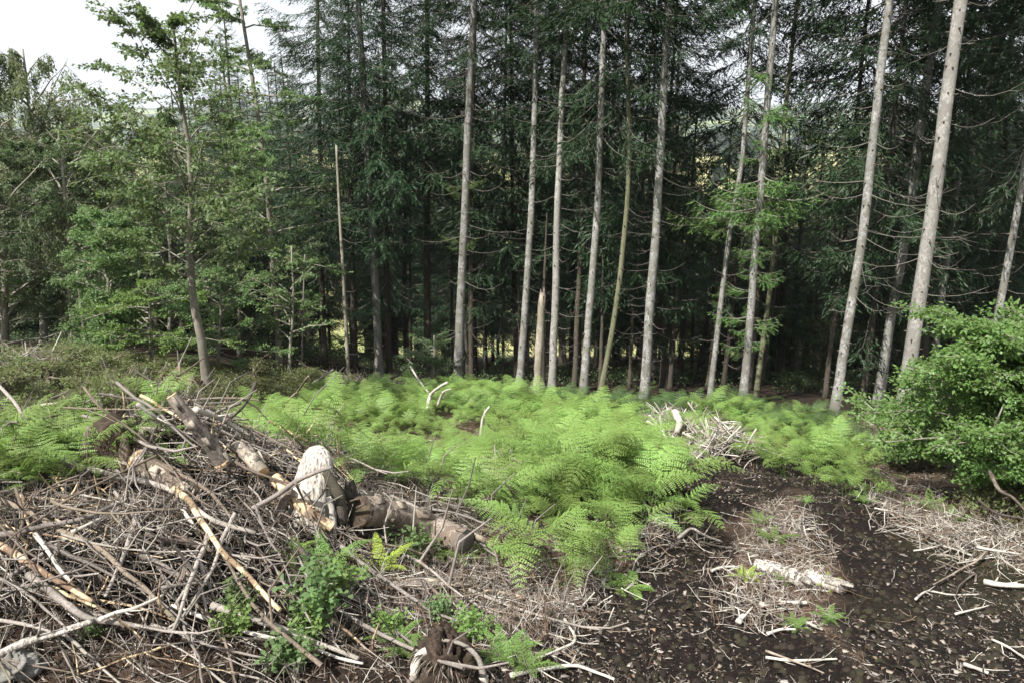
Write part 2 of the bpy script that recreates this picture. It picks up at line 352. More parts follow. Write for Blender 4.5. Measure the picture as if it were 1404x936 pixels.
track = np.maximum(np.maximum(soft(RUT1), soft(RUT2)), .85 * soft(RUT3))
track = np.clip(np.maximum(track, (Y < 2.2) * 1.) * (Y < 14), 0, 1)
track = np.clip(track + .35 * (vn(X * 3, Y * 3, 21) > .12) * (Y < 14), 0, 1)
bank = np.clip(S((-X - .26 * Y - .8) / 1.5 + vn(X, Y, 9) * 1.3) * S((Y - 9) / 2) * (1 - S((Y - 20) / 3)), 0, 1)
bank = np.maximum(bank, S((X - .55 * Y) / 1.2 + vn(X * 1.5, Y * 1.5, 9)) * S((Y - 3.5) / 2) * (Y < 14) * .6)
hd = np.clip(heap(X, Y) * 3.2 - .25, 0, 1)  # mask of the shade painted under the heap
def attr(me, name, val):
    a = me.attributes.new(name, 'FLOAT', 'POINT'); a.data.foreach_set('value', np.asarray(val, np.float32).ravel())
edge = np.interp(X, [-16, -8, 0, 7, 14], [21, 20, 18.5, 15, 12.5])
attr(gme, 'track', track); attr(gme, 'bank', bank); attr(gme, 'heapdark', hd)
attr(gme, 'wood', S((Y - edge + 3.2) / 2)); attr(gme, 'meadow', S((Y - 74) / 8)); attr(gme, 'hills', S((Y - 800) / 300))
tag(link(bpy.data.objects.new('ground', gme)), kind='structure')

# ------------------------------------------------------------------ scattering for what nobody could count
def make_group():
    g = bpy.data.node_groups.new('scatter_points', 'GeometryNodeTree')
    g.interface.new_socket('Geometry', in_out='INPUT', socket_type='NodeSocketGeometry')
    g.interface.new_socket('Source', in_out='INPUT', socket_type='NodeSocketCollection')
    g.interface.new_socket('Geometry', in_out='OUTPUT', socket_type='NodeSocketGeometry')
    i = N(g, 'NodeGroupInput'); o = N(g, 'NodeGroupOutput')
    ci = N(g, 'GeometryNodeCollectionInfo'); ci.inputs['Separate Children'].default_value = True; ci.inputs['Reset Children'].default_value = True
    ip = N(g, 'GeometryNodeInstanceOnPoints'); ip.inputs['Pick Instance'].default_value = True
    g.links.new(i.outputs['Geometry'], ip.inputs['Points']); g.links.new(i.outputs['Source'], ci.inputs['Collection']); g.links.new(ci.outputs[0], ip.inputs['Instance'])
    for nm, dt, so in (('idx', 'INT', 'Instance Index'), ('rot', 'FLOAT_VECTOR', 'Rotation'), ('scl', 'FLOAT', 'Scale')):
        a = N(g, 'GeometryNodeInputNamedAttribute', data_type=dt); a.inputs['Name'].default_value = nm
        g.links.new(a.outputs['Attribute'], ip.inputs[so])
    g.links.new(ip.outputs[0], o.inputs['Geometry']); return g
GN = make_group()
def source(name, meshes):
    col = bpy.data.collections.new(name)
    for k, me in enumerate(meshes):
        o = bpy.data.objects.new('%s.%03d' % (name, k + 1), me); col.objects.link(o)
    return col, len(meshes)
def scatter(name, P, rot, scl, src, label=None, idx=None, rg=rng, cat=None):
    P = np.asarray(P, np.float32).reshape(-1, 3); n = len(P)
    me = bpy.data.meshes.new(name); me.vertices.add(n); me.vertices.foreach_set('co', P.ravel())
    a = me.attributes.new('rot', 'FLOAT_VECTOR', 'POINT'); a.data.foreach_set('vector', np.asarray(rot, np.float32).ravel())
    a = me.attributes.new('scl', 'FLOAT', 'POINT'); a.data.foreach_set('value', np.asarray(scl, np.float32).ravel())
    a = me.attributes.new('idx', 'INT', 'POINT'); a.data.foreach_set('value', (rg.randint(0, src[1], n) if idx is None else np.asarray(idx)).astype(np.int32))
    o = link(bpy.data.objects.new(name, me)); md = o.modifiers.new('scatter', 'NODES'); md.node_group = GN
    md[[s.identifier for s in GN.interface.items_tree if s.name == 'Source'][0]] = src[0]
    tag(o, label, cat, kind='stuff'); return o
def sample_poly(poly, n, lift=0., rg=rng, jitter=10, dens=None):
    """n ground points under a region that the photograph shows at height lift, even per square metre"""
    W = [at(x, y, lift) for x, y in poly]; wx = [p.x for p in W]; wy = [p.y for p in W]
    poly2 = [(p.x, p.y) for p in W]; out = []
    x0, x1, y0, y1 = min(wx), max(wx), min(wy), max(wy); tot = 0
    while tot < n:
        x = rg.uniform(x0, x1, n * 3); y = rg.uniform(y0, y1, n * 3)
        k = inpoly(x + .12 * jitter / 10 * rg.randn(n * 3), y + .12 * jitter / 10 * rg.randn(n * 3), poly2)
        if dens is not None: k &= rg.rand(n * 3) < dens(x, y)
        out.append(np.stack([x[k], y[k]], -1)); tot += k.sum()
    p = np.concatenate(out)[:n]; return np.column_stack([p, ground(p[:, 0], p[:, 1])])

# ------------------------------------------------------------------ plants: generators
def frond(rg, L=.62, W=.46, stipe=.4, pairs=14, arch=1., teeth=9, lean=.25, a0d=None):
    """a bracken frond: stalk from the ground, a broad arching blade of toothed pinnae"""
    mb = MB(); n = 24; P = [np.zeros(3)]; total = stipe + L; d = total / (n - 1); ang = R(86 - rg.rand() * 10) if a0d is None else R(a0d)
    for k in range(1, n):
        s = k / (n - 1) * total
        if s > stipe * .55: ang -= R(5.2) * arch * (d / .043) * (1 + .4 * (s > stipe))
        ang = max(ang, R(-38)); P.append(P[-1] + np.array([0, math.cos(ang), math.sin(ang)]) * d)
    P = np.array(P); sarc = np.linspace(0, total, n)
    mb.tube(P[::3], np.linspace(.0042, .0012, len(P[::3])), 3, m=0, cap=False)
    pos = lambda s: np.array([np.interp(s, sarc, P[:, c]) for c in range(3)])
    KP, KD, KN, KL, KW = [], [], [], [], []
    for i in range(pairs):
        t = i / (pairs - 1) if pairs > 1 else 0; s = stipe + L * (t ** .85) * .985
        p = pos(s); tg = pos(min(s + .02, total)) - pos(max(s - .02, 0)); tg /= np.linalg.norm(tg) + 1e-9
        prof = (1 - t) ** .8 * (.72 + .28 * min(1, t * 5 + .45)) + .03
        nrm = np.cross(np.array([1., 0, 0]), tg); nrm = nrm if nrm[2] > 0 else -nrm
        for sd in (-1, 1):
            pl = W * .5 * prof * rg.uniform(.88, 1.1)
            dr = np.array([sd, 0, 0]) * 1. + tg * rg.uniform(.3, .55) - nrm * rg.uniform(-.1, .3); dr /= np.linalg.norm(dr)
            m = max(3, int(teeth * (.35 + .65 * prof))); q = (np.arange(m) + .5) / m
            side = np.cross(nrm, dr); side /= np.linalg.norm(side)
            drop = -.22 * pl * q ** 2 + rg.uniform(-.02, .05) * q * pl
            base = p + dr * (q * pl)[:, None] + np.array([0, 0, 1.]) * drop[:, None]
            for s2 in (-1, 1):
                ln = (.011 + .045 * pl) * (1 - q) ** .45 + .003
                KP.append(base); KD.append(side * s2 * 1. + dr * .45 + rg.randn(m, 3) * .05); KN.append(np.tile(nrm, (m, 1)) + rg.randn(m, 3) * .12)
                KL.append(ln * rg.uniform(.9, 1.15, m)); KW.append(np.full(m, pl / m * .95))
    V, T = kites(np.concatenate(KP), np.concatenate(KD), np.concatenate(KN), np.concatenate(KL), np.concatenate(KW), .08)
    mb.add(V, T=T, m=1); return mb
def rosette(rg, n=5, L=.3, W=.16, stipe=.05, pairs=12, arch=.8, teeth=6):
    mb = MB(); a0 = rg.rand() * 6.3
    for k in range(n):
        f = frond(rg, L * rg.uniform(.8, 1.15), W, stipe, pairs, arch * .95 / (L + stipe), teeth, a0d=rg.uniform(48, 66)); a = a0 + k * 6.283 / n + rg.uniform(-.3, .3)
        V = rotz(np.concatenate(f.V), a)
        off = 0
        for Vp, in zip(f.V): pass
        mb.V.append(V); mb.Q += [q + mb.n for q in f.Q]; mb.qm += f.qm; mb.T += [t + mb.n for t in f.T]; mb.tm += f.tm; mb.n += len(V)
    return mb
def spray(rg, L=1.8, mat_n=1, dens=1., droop=.25, up=.22, klen=.08):
    """one spruce bough along +X with hanging side shoots"""
    n = 9; t = np.linspace(0, 1, n)
    yy = np.cumsum(rg.randn(n) * .02) * L
    z = -droop * L * np.sin(t * np.pi * .62) + up * L * t ** 3
    P = np.stack([t * L, yy - yy[0], z], -1)
    mb = MB(); mb.tube(P, np.linspace(.014, .003, n), 3, m=0, cap=False)
    KP, KD, KN, KL, KW = [], [], [], [], []
    ns = int(17 * dens * max(.6, L / 1.8))
    for i in range(ns):
        u = .16 + .84 * (i + rg.rand()) / ns; p = np.array([np.interp(u, t, P[:, c]) for c in range(3)])
        sl = L * (.30 * (1 - u) ** .7 + .07) * rg.uniform(.6, 1.25)
        for sd in (-1, 1):
            d = np.array([.75 + .3 * rg.rand(), sd * rg.uniform(.55, 1.), -rg.uniform(.15, .75)]); d /= np.linalg.norm(d)
            m = max(3, int(sl / (klen * .40))); q = (np.arange(m)) / m * sl
            b = p + d * q[:, None]; b[:, 2] -= (q / (sl + .01)) ** 2 * sl * .35
            KP.append(b); dd = d + rg.randn(m, 3) * .35; dd[:, 2] -= .25 * q / (sl + .01); KD.append(dd)
            KN.append(rg.randn(m, 3) * .6 + np.array([0, 0, 1.])); KL.append(klen * rg.uniform(1.1, 2.0, m)); KW.append(klen * rg.uniform(.2, .38, m))
    V, T = kites(np.concatenate(KP), np.concatenate(KD), np.concatenate(KN), np.concatenate(KL), np.concatenate(KW), .2)
    mb.add(V, T=T, m=1); return mb
def merge_into(mb, V, src):
    """append a transformed copy of src (an MB) with vertices V"""
    mb.V.append(V); mb.Q += [q + mb.n for q in src.Q]; mb.qm += src.qm; mb.T += [t + mb.n for t in src.T]; mb.tm += src.tm; mb.n += len(V)
def bake(mb):
    b = MB(); b.V = [np.concatenate(mb.V)]; b.n = mb.n
    # face arrays of mb already hold global indices
    b.Q = [np.concatenate(mb.Q)] if mb.Q else []; b.qm = [np.concatenate(mb.qm)] if mb.qm else []
    b.T = [np.concatenate(mb.T)] if mb.T else []; b.tm = [np.concatenate(mb.tm)] if mb.tm else []
    return b
sp_long = [bake(spray(np.random.RandomState(40 + k), 1.9)) for k in range(4)]
sp_short = [bake(spray(np.random.RandomState(60 + k), .9, droop=.12, klen=.07)) for k in range(3)]
sp_thin = [bake(spray(np.random.RandomState(70 + k), 1.7, dens=.5, droop=.3)) for k in range(3)]
def crown(seed, H=20., z0=2.5, R0=2.1, thin_to=7., step=.42, per=4, dead_low=True):
    """crown of a 20 m spruce: boughs in whorls, sparse low down, dense above"""
    rg = np.random.RandomState(seed); mb = MB(); z = z0
    while z < H - .3:
        f = (z - z0) / (H - z0)
        rad = R0 * min(1., .62 + .38 * f / .22) * (1 - max(0, f - .22) / .78) ** .8 + .22
        k = per if z > thin_to else rg.randint(1, per)
        a0 = rg.rand() * 6.28
        for j in range(k):
            a = a0 + j * 6.283 / k + rg.uniform(-.4, .4)
            lib = sp_short if rad < .9 else (sp_thin if (z < thin_to and rg.rand() < .7) else sp_long)
            s = lib[rg.randint(len(lib))]; V = s.V[0].copy(); bl = .9 if lib is sp_short else (1.7 if lib is sp_thin else 1.9)
            sc_ = rad / bl * rg.uniform(.72, 1.2); V = V * sc_
            el = R(-14 + 44 * f + rg.uniform(-8, 8)); c, s_ = math.cos(el), math.sin(el)
            x = V[:, 0] * c - V[:, 2] * s_; zz = V[:, 0] * s_ + V[:, 2] * c; V = np.stack([x, V[:, 1] * (1 if rg.rand() < .5 else -1), zz], -1)
            V = rotz(V, a); V[:, 2] += z + rg.uniform(-.12, .12); merge_into(mb, V, s)
        z += step * rg.uniform(.75, 1.3)
    return mb
CROWNS = {k: crown(*a).mesh('crown', [M['dead_twig'], M['needle']]) for k, a in {
    'low1': (1, 20, 2.0, 2.5, 3.5, .4, 5), 'low2': (2, 20, 3.0, 2.2, 5., .4, 5), 'low3': (3, 20, 1.0, 2.7, 2.2, .42, 5),
    'mid1': (4, 20, 5., 2.1, 7.0, .42, 5), 'mid2': (5, 20, 6.5, 2.1, 9.0, .45, 4), 'high': (6, 20, 8.8, 1.8, 10.5, .45, 4)}.items()}
CRDRY = CROWNS['low2'].copy(); CRDRY.materials[1] = M['needle_dry']; CROWNS['dry'] = CRDRY

def dead_branches(rg, path, rads, z0, z1, step=.33, L=1.1, per=3, thick=1.):
    """thin bare whorl branches on a trunk path between heights z0 and z1"""
    mb = MB(); path = np.asarray(path); z = z0; L = L * rg.uniform(.7, 1.1)
    while z < z1:
        c = np.array([np.interp(z, path[:, 2], path[:, 0]), np.interp(z, path[:, 2], path[:, 1]), z]); a0 = rg.rand() * 6.3
        for j in range(rg.randint(0, per + 1)):
            a = a0 + j * 2.1 + rg.uniform(-.5, .5); ln = L * rg.uniform(.25, 1.25) * (1 - .3 * (z < 3)); n = 6; t = np.linspace(0, 1, n)
            bend = rg.uniform(-.4, .4); zz = -rg.uniform(.05, .32) * ln * np.sin(t * 2.2) + rg.uniform(0, .35) * ln * t ** 2.5
            aa = a + bend * t; rr = np.cumsum(np.concatenate([[0], np.full(n - 1, ln / (n - 1))]))
            P = np.stack([c[0] + np.cumsum(np.concatenate([[0], np.cos(aa[1:]) * ln / (n - 1)])), c[1] + np.cumsum(np.concatenate([[0], np.sin(aa[1:]) * ln / (n - 1)])), c[2] + zz], -1)
            r0 = rg.uniform(.004, .009) * thick; mb.tube(P, np.linspace(r0, .0025, n), 3, cap=False)
            for _ in range(rg.randint(0, 4)):
                q = rg.randint(2, n - 1); d = norm(np.array([math.cos(a + rg.uniform(-1.2, 1.2)), math.sin(a + rg.uniform(-1.2, 1.2)), rg.uniform(-.5, .3)])) * ln * rg.uniform(.12, .3)
                mb.tube([P[q], P[q] + d * .5 + [0, 0, -.01], P[q] + d], [.0035, .003, .002], 3, cap=False)
        z += step * rg.uniform(.6, 1.4)
    return mb
def trunk_mesh(rg, path, r0, rt, bark, flare=1.55, sides=14, stubs=True, smax=11., jag=0, name='trunk'):
    P = np.asarray(path); n = 34; h = P[-1, 2]; tz = (np.linspace(0, 1, n) ** 1.2) * h
    W = np.stack([np.interp(tz, P[:, 2], P[:, 0]), np.interp(tz, P[:, 2], P[:, 1]), tz], -1)
    W[:, 0] += np.cumsum(rg.randn(n) * .006); W[0, :2] = P[0, :2]
    rr = r0 + (rt - r0) * (tz / h); rr = rr * (1 + (flare - 1) * np.exp(-tz / .25)); rr *= 1 + .03 * rg.randn(n)
    W[0, 2] = -.35
    mb = MB(); mb.tube(W, rr, sides, m=0, rough=.035, rg=rg, jag=jag)
    if stubs:
        z = .5
        while z < min(smax, h - 1):
            c = np.array([np.interp(z, W[:, 2], W[:, 0]), np.interp(z, W[:, 2], W[:, 1]), z]); rad = np.interp(z, tz, rr); a0 = rg.rand() * 6.3
            for j in range(rg.randint(2, 5)):
                a = a0 + j * 1.6 + rg.uniform(-.4, .4); d = np.array([math.cos(a), math.sin(a), rg.uniform(-.25, .25)]); zz = np.array([0, 0, rg.uniform(-.08, .08)])
                ln = rg.uniform(.012, .06)
                mb.tube([c + zz + d * rad * .8, c + zz + d * (rad + ln * .4), c + zz + d * (rad + ln)], [.020, .013, .006], 5, m=1)
            z += rg.uniform(.22, .42)
    return mb.mesh(name, [bark, M['knot']])
def limb_path(rg, a, z0, ln, el, n=7, bend=.25, droop=0.):
    t = np.linspace(0, 1, n); aa = a + bend * rg.uniform(-1, 1) * t; e = el + droop * t
    st = ln / (n - 1); d = np.stack([np.cos(aa) * np.cos(e), np.sin(aa) * np.cos(e), np.sin(e)], -1) * st
    d += rg.randn(n, 3) * st * .12; P = np.cumsum(d, 0) - d[0]; P[:, 2] += z0; return P
def leafy(seed, H, z0, spread, nlimb, nsub, nleaf, leafm, barkm, leaf=.06, el=(25, 55), droop=-.4, weep=0., flat=.5, sub_l=.45, path=None, lr=.02, prof=None):
    """limbs and leaves of a broadleaf tree; returns limb mesh and leaf mesh"""
    rg = np.random.RandomState(seed); lm = MB(); KP, KD, KN = [], [], []
    path = np.array([[0, 0, 0], [0, 0, H]]) if path is None else np.asarray(path)
    for i in range(nlimb):
        f = (i + rg.rand()) / nlimb; z = z0 + (H - z0) * f * .97
        c = np.array([np.interp(z, path[:, 2], path[:, 0]), np.interp(z, path[:, 2], path[:, 1]), 0])
        pr = (math.sin(math.pi * min(1, .22 + .8 * f)) ** .7 + .12) if prof is None else np.interp(f, prof[0], prof[1])
        ln = spread * pr * rg.uniform(.6, 1.25); P = limb_path(rg, rg.rand() * 6.283, z, ln, R(rg.uniform(*el)), droop=droop) + c
        lm.tube(P, np.linspace(lr * (.5 + .7 * pr), .004, len(P)), 4, cap=False)
        for s in range(nsub):
            u = rg.uniform(.2, 1); k = u * (len(P) - 1); k0 = int(min(k, len(P) - 2)); p = P[k0] + (P[k0 + 1] - P[k0]) * (k - k0)
            dm = norm(P[k0 + 1] - P[k0]); a = math.atan2(dm[1], dm[0]) + rg.choice([-1, 1]) * rg.uniform(.3, 1.2)
            sl = ln * sub_l * (1.15 - u * .6) * rg.uniform(.5, 1.2); e = rg.uniform(-.25, .5) - weep
            Q = limb_path(rg, a, 0, sl, e, 5, .5, -weep * 1.2) + p
            lm.tube(Q, np.linspace(.006, .002, 5), 3, cap=False)
            m = nleaf; q = rg.rand(m) ** .8 * 4; q0 = np.minimum(q.astype(int), 3); b = Q[q0] + (Q[q0 + 1] - Q[q0]) * (q - q0)[:, None]
            b = b + rg.randn(m, 3) * np.array([1, 1, flat]) * .07 * max(.6, sl)
            if weep: b[:, 2] -= rg.rand(m) ** 1.5 * .55 * weep
            dd = rg.randn(m, 3) * .8 + norm(Q[-1] - Q[0]); dd[:, 2] -= .35 + weep
            KP.append(b); KD.append(dd); KN.append(rg.randn(m, 3) * .5 + np.array([-.15, -.2, .9]))
    KP = np.concatenate(KP); n = len(KP)
    V, T = kites(KP, np.concatenate(KD), np.concatenate(KN), leaf * rg.uniform(.5, 1.35, n), leaf * rg.uniform(.35, .8, n), .15)
    return lm.mesh('limbs', [barkm]), mesh_np('leaves', V, T=T, mats=[leafm], smooth=False)

# ------------------------------------------------------------------ the standing spruces at the edge of the wood
def new(name, me, parent=None, loc=None, kind=None):
    o = link(bpy.data.objects.new(name, me), parent)
    if loc is not None: o.location = loc
    if kind: o['kind'] = kind
    return o
def edge_spruce(k, px, wpx, bark, label, crn='high', dead=(1.2, 9.5, .33, 1.0, 3), Y=None, H=19., grp=None, smax=10., dthick=1., cs=1.):
    """px: photo outline points of the stem from foot to top of frame"""
    rg = np.random.RandomState(100 + k)
    b = at(*px[0]) if Y is None else onplane(px[0][0], px[0][1], Y)
    if Y is not None: b.z = float(ground(b.x, b.y))
    pts = [b] + [onplane(x, y, b.y) for x, y in px[1:]]; pts = [p for p in pts if p.z > b.z + .05 or p is b]
    d = (pts[-1] - pts[0]).normalized(); last = pts[-1]
    top = last + Vector((d.x, 0, d.z)) * max(.5, (b.z + H - last.z)); pts.append(top)
    path = np.array([tuple(p - b) for p in pts]); r0 = .85 * wpx / FPX * depth(b) / 2
    e = empty('spruce_tree', b, label, 'tree', grp)
    new('trunk', trunk_mesh(rg, path, r0, r0 * .22, bark, smax=smax), e)
    db = dead_branches(rg, path, None, dead[0], dead[1], dead[2], dead[3], dead[4], dthick)
    new('dead_branches', db.mesh('dead_branches', [M['dead_twig']]), e, kind='stuff')
    if crn:
        c = new('crown', CROWNS[crn], e); v = Vector(path[-1]).normalized()
        c.rotation_mode = 'QUATERNION'; c.rotation_quaternion = v.to_track_quat('Z', 'Y') @ Euler((0, 0, rg.rand() * 6)).to_quaternion()
        s = path[-1][2] / 20; c.scale = (s * cs, s * cs, s)
    return e, path, b
SB, SD, MO = M['spruce_bark'], M['spruce_bark_dark'], M['mossy_bark']
EDGE = [
 ([(521,522),(515,400),(509,290),(500,150),(491,0)], 14, SB, 'straight grey spruce behind the low ridge of brown brash', 'mid1', (3.5,8,.35,1.1,3), None),
 ([(626,537),(630,420),(636,300),(642,150),(647,0)], 15, SB, 'knotty grey spruce with curved dead branches fanning toward the snag', 'high', (1.2,9.5,.22,1.35,3), None),
 ([(711,536),(719,420),(728,300),(733,160),(737,0)], 12, SB, 'grey spruce just beside the broken snag, nearer the ridge of brash', 'high', (2,9,.3,1.,3), None),
 ([(757,540),(762,400),(764,300),(770,140),(779,0)], 12.5, M['pale_spruce_bark'], 'pale slim spruce standing directly behind the broken snag', 'high', (1,9.5,.26,.95,3), None),
 ([(800,541),(810,400),(818,300),(824,150),(829,0)], 12.5, SB, 'clean grey spruce next to the crooked mossy stem', 'mid2', (4,9,.4,.9,2), None),
 ([(823,543),(837,470),(850,390),(860,290),(862,190),(858,60)], 9, MO, 'crooked mossy stem leaning away between two grey spruces', 'mid2', (3,9,.4,.8,2), None),
 ([(883,546),(890,430),(900,300),(908,150),(918,0)], 15.5, SB, 'thick grey spruce with a leafy tuft at its foot in the bracken', 'high', (1,9.5,.25,1.2,3), None),
 ([(973,548),(984,460),(1000,330),(1020,220),(1037,0)], 9, SB, 'slim pale spruce beside the stem clothed in green shoots', 'high', (1.5,9,.3,.8,3), None),
 ([(1019,550),(1029,430),(1040,300),(1051,150),(1064,0)], 13, SB, 'spruce clothed in fresh green shoots up to head height and beyond', 'high', (2,9,.3,.8,2), None),
 ([(1037,530),(1054,400),(1068,270),(1076,150),(1093,0)], 8.5, MO, 'thin greenish stem behind the spruce with green shoots', 'high', (3,9,.35,.8,2), 18.),
 ([(1144,568),(1163,440),(1184,310),(1201,160),(1222,0)], 15, SB, 'straight leaning spruce where the bracken meets the brown gap', 'high', (2,9,.28,1.25,3), None),
 ([(1203,557),(1221,440),(1247,300),(1270,130),(1291,0)], 15.5, SB, 'branchy grey spruce close beside the stoutest pale trunk', 'high', (1.5,9,.22,1.35,3), None),
 ([(1236,580),(1256,430),(1278,290),(1297,130),(1317,0)], 23, M['pale_spruce_bark'], 'stoutest pale trunk with dark branch scars rising behind the bush', 'high', (2,9,.25,1.5,3), None),
 ([(1279,530),(1291,400),(1306,290),(1320,180),(1334,0)], 10, SB, 'slender trunk just past the stoutest one, over the bush', 'mid2', (2,9,.3,1.1,3), 17.),
 ([(1361,480),(1378,380),(1396,290),(1420,150),(1440,0)], 12, SB, 'leaning trunk above the crest of the bush at the edge of the wood', 'mid1', (2,9,.3,1.2,3), 14.5),
]
for k, (px, wp, bk, lb, cn, dd, Yp) in enumerate(EDGE): edge_spruce(k, px, wp, bk, lb, cn, dd, Yp)
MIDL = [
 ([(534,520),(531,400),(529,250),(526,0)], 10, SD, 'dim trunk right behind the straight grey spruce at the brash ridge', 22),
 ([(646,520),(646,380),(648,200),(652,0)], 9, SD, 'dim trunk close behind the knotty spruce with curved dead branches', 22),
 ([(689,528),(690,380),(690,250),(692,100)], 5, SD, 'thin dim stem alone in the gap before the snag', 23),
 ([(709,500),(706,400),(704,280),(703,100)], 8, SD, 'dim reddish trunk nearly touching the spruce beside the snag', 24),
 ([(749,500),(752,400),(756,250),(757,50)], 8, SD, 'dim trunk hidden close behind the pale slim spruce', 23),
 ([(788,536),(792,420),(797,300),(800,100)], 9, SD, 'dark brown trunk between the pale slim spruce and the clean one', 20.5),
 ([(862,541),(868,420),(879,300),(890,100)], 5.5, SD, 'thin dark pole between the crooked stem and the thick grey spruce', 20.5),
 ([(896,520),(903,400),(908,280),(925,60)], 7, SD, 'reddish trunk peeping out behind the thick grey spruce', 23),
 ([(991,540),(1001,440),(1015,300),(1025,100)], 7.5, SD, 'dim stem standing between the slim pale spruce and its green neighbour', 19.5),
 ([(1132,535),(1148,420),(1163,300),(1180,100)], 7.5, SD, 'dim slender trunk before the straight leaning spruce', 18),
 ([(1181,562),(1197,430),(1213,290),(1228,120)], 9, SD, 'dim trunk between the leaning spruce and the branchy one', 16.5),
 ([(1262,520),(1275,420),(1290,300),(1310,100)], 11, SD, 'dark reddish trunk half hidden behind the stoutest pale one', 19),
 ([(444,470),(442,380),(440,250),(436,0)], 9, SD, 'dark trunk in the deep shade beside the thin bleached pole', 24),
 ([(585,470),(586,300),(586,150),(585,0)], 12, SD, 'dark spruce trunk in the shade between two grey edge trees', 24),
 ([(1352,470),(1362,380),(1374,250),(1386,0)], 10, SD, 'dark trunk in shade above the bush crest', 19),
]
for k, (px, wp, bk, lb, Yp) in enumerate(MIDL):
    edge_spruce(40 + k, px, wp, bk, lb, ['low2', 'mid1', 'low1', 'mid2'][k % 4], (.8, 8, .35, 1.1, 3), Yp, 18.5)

# ------------------------------------------------------------------ the depth of the plantation
rgb = np.random.RandomState(21)
BT = []
for k in range(4):
    pth = np.array([[0, 0, 0], [rgb.uniform(-.15, .15), 0, 8], [rgb.uniform(-.2, .2), 0, 20]])
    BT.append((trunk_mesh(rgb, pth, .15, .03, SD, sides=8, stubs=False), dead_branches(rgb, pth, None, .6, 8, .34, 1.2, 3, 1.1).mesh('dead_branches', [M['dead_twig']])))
MARK = [(-60, 'birch at the edge of the picture'), (60, 'weeping birch'), (155, 'dense rounded birch'), (262, 'crooked grey beech'), (366, 'tall thin larch'), (466, 'thin bleached pole'), (511, 'straight grey spruce at the brash ridge'), (585, 'gap before the knotty spruce'), (636, 'knotty grey spruce'), (728, 'spruce beside the snag'), (765, 'pale slim spruce'), (818, 'clean grey spruce'), (858, 'crooked mossy stem'), (900, 'thick grey spruce'), (950, 'sky gap beyond the thick spruce'), (1000, 'slim pale spruce'), (1040, 'spruce with green shoots'), (1070, 'thin greenish stem'), (1120, 'grey green broadleaf tree'), (1184, 'straight leaning spruce'), (1252, 'branchy grey spruce'), (1278, 'stoutest pale trunk'), (1306, 'slender trunk over the bush'), (1396, 'leaning trunk over the bush crest')]
placed = []; tries = 0
def skyline(px): return np.interp(px, [-200, 60, 150, 200, 245, 275, 300, 420, 470, 560, 700, 760, 900, 940, 985, 1060, 1090, 1120, 1180, 1230, 1300, 1500], [175, 175, 205, 215, 200, 130, 80, 50, -20, 40, 110, 90, 40, 190, 250, 230, 150, 210, 160, 90, 40, -20])
names = ['low1', 'low2', 'low3', 'mid1', 'low1', 'low2', 'low3', 'dry', 'low1', 'low3']
while len(placed) < 290 and tries < 16000:
    tries += 1
    y = 20 + 48 * rgb.rand() ** .9; x = rgb.uniform(-.80, .80) * (y + 3)
    if y < np.interp(x, [-16, -8, 0, 7, 14, 30], [25, 23.5, 22.5, 19, 17.5, 18]): continue
    if any((x - a) ** 2 + (y - b) ** 2 < 1.7 ** 2 for a, b in placed): continue
    z = float(ground(x, y)); px, py = proj(x, y, z + 2)
    # the gaps where the bright field shows through
    if 575 < px < 800 and rgb.rand() < .6 and y > 27: continue
    if 455 < px < 480 and y > 24: continue
    if 930 < px < 1078 and rgb.rand() < .5: continue
    if 1095 < px < 1175 and rgb.rand() < .35: continue
    if 640 < px < 760 and rgb.rand() < .3: continue
    if 250 < px < 420 and rgb.rand() < .25: continue
    H = rgb.uniform(15, 20.5); sy = skyline(px) + rgb.uniform(-60, 130) * (.5 if px < 250 else 1)
    d = ray(px, sy); zt = CAM_H + d.z / d.y * y; H = min(H, zt - z)
    if H < 6: continue
    placed.append((x, y))
    ck = (['mid1', 'mid2', 'mid1', 'mid2', 'low2'] if y < 31 else names)[rgb.randint(5 if y < 31 else len(names))]; near_ = min(MARK, key=lambda q: abs(q[0] - px))[1]
    e = empty('spruce_tree', (x, y, z), '%s dark spruce %s the %s' % ({'l': 'full crowned', 'm': 'bare stemmed', 'd': 'rusty brown'}[ck[0]], 'close behind' if y < 30 else ('well behind' if y < 43 else 'far behind'), near_), 'tree', 'dark spruces deep in the plantation')
    e.rotation_euler = (rgb.normal(0, .018), rgb.normal(0, .02), rgb.rand() * 6.28); s = H / 20; e.scale = (max(s, .8),) * 2 + (s,)
    t, db = BT[rgb.randint(4)]
    new('trunk', t, e); new('dead_branches', db, e, kind='stuff'); new('crown', CROWNS[ck], e)

thin = 0; rt = np.random.RandomState(63); put = []
while thin < 36:
    y = rt.uniform(19.5, 27); x = rt.uniform(-.28, .66) * y
    if y < np.interp(x, [-16, -8, 0, 7, 14, 30], [24, 22.5, 20.8, 18, 16.2, 16.5]) or any((x - a) ** 2 + (y - b) ** 2 < .8 for a, b in put): continue
    put.append((x, y)); z = float(ground(x, y)); px = float(proj(x, y, z + 2)[0])
    e = empty('thin_spruce', (x, y, z), 'thin dark dead spruce pole in the gloom near the ' + min(MARK, key=lambda q: abs(q[0] - px))[1], 'tree', 'thin dead poles in the gloom')
    e.rotation_euler = (rt.normal(0, .03), rt.normal(0, .035), rt.rand() * 6.28); w_ = rt.uniform(.3, .6); e.scale = (w_, w_, rt.uniform(.22, .42))
    t, db = BT[rt.randint(4)]; new('trunk', t, e); new('dead_branches', db, e, kind='stuff'); thin += 1
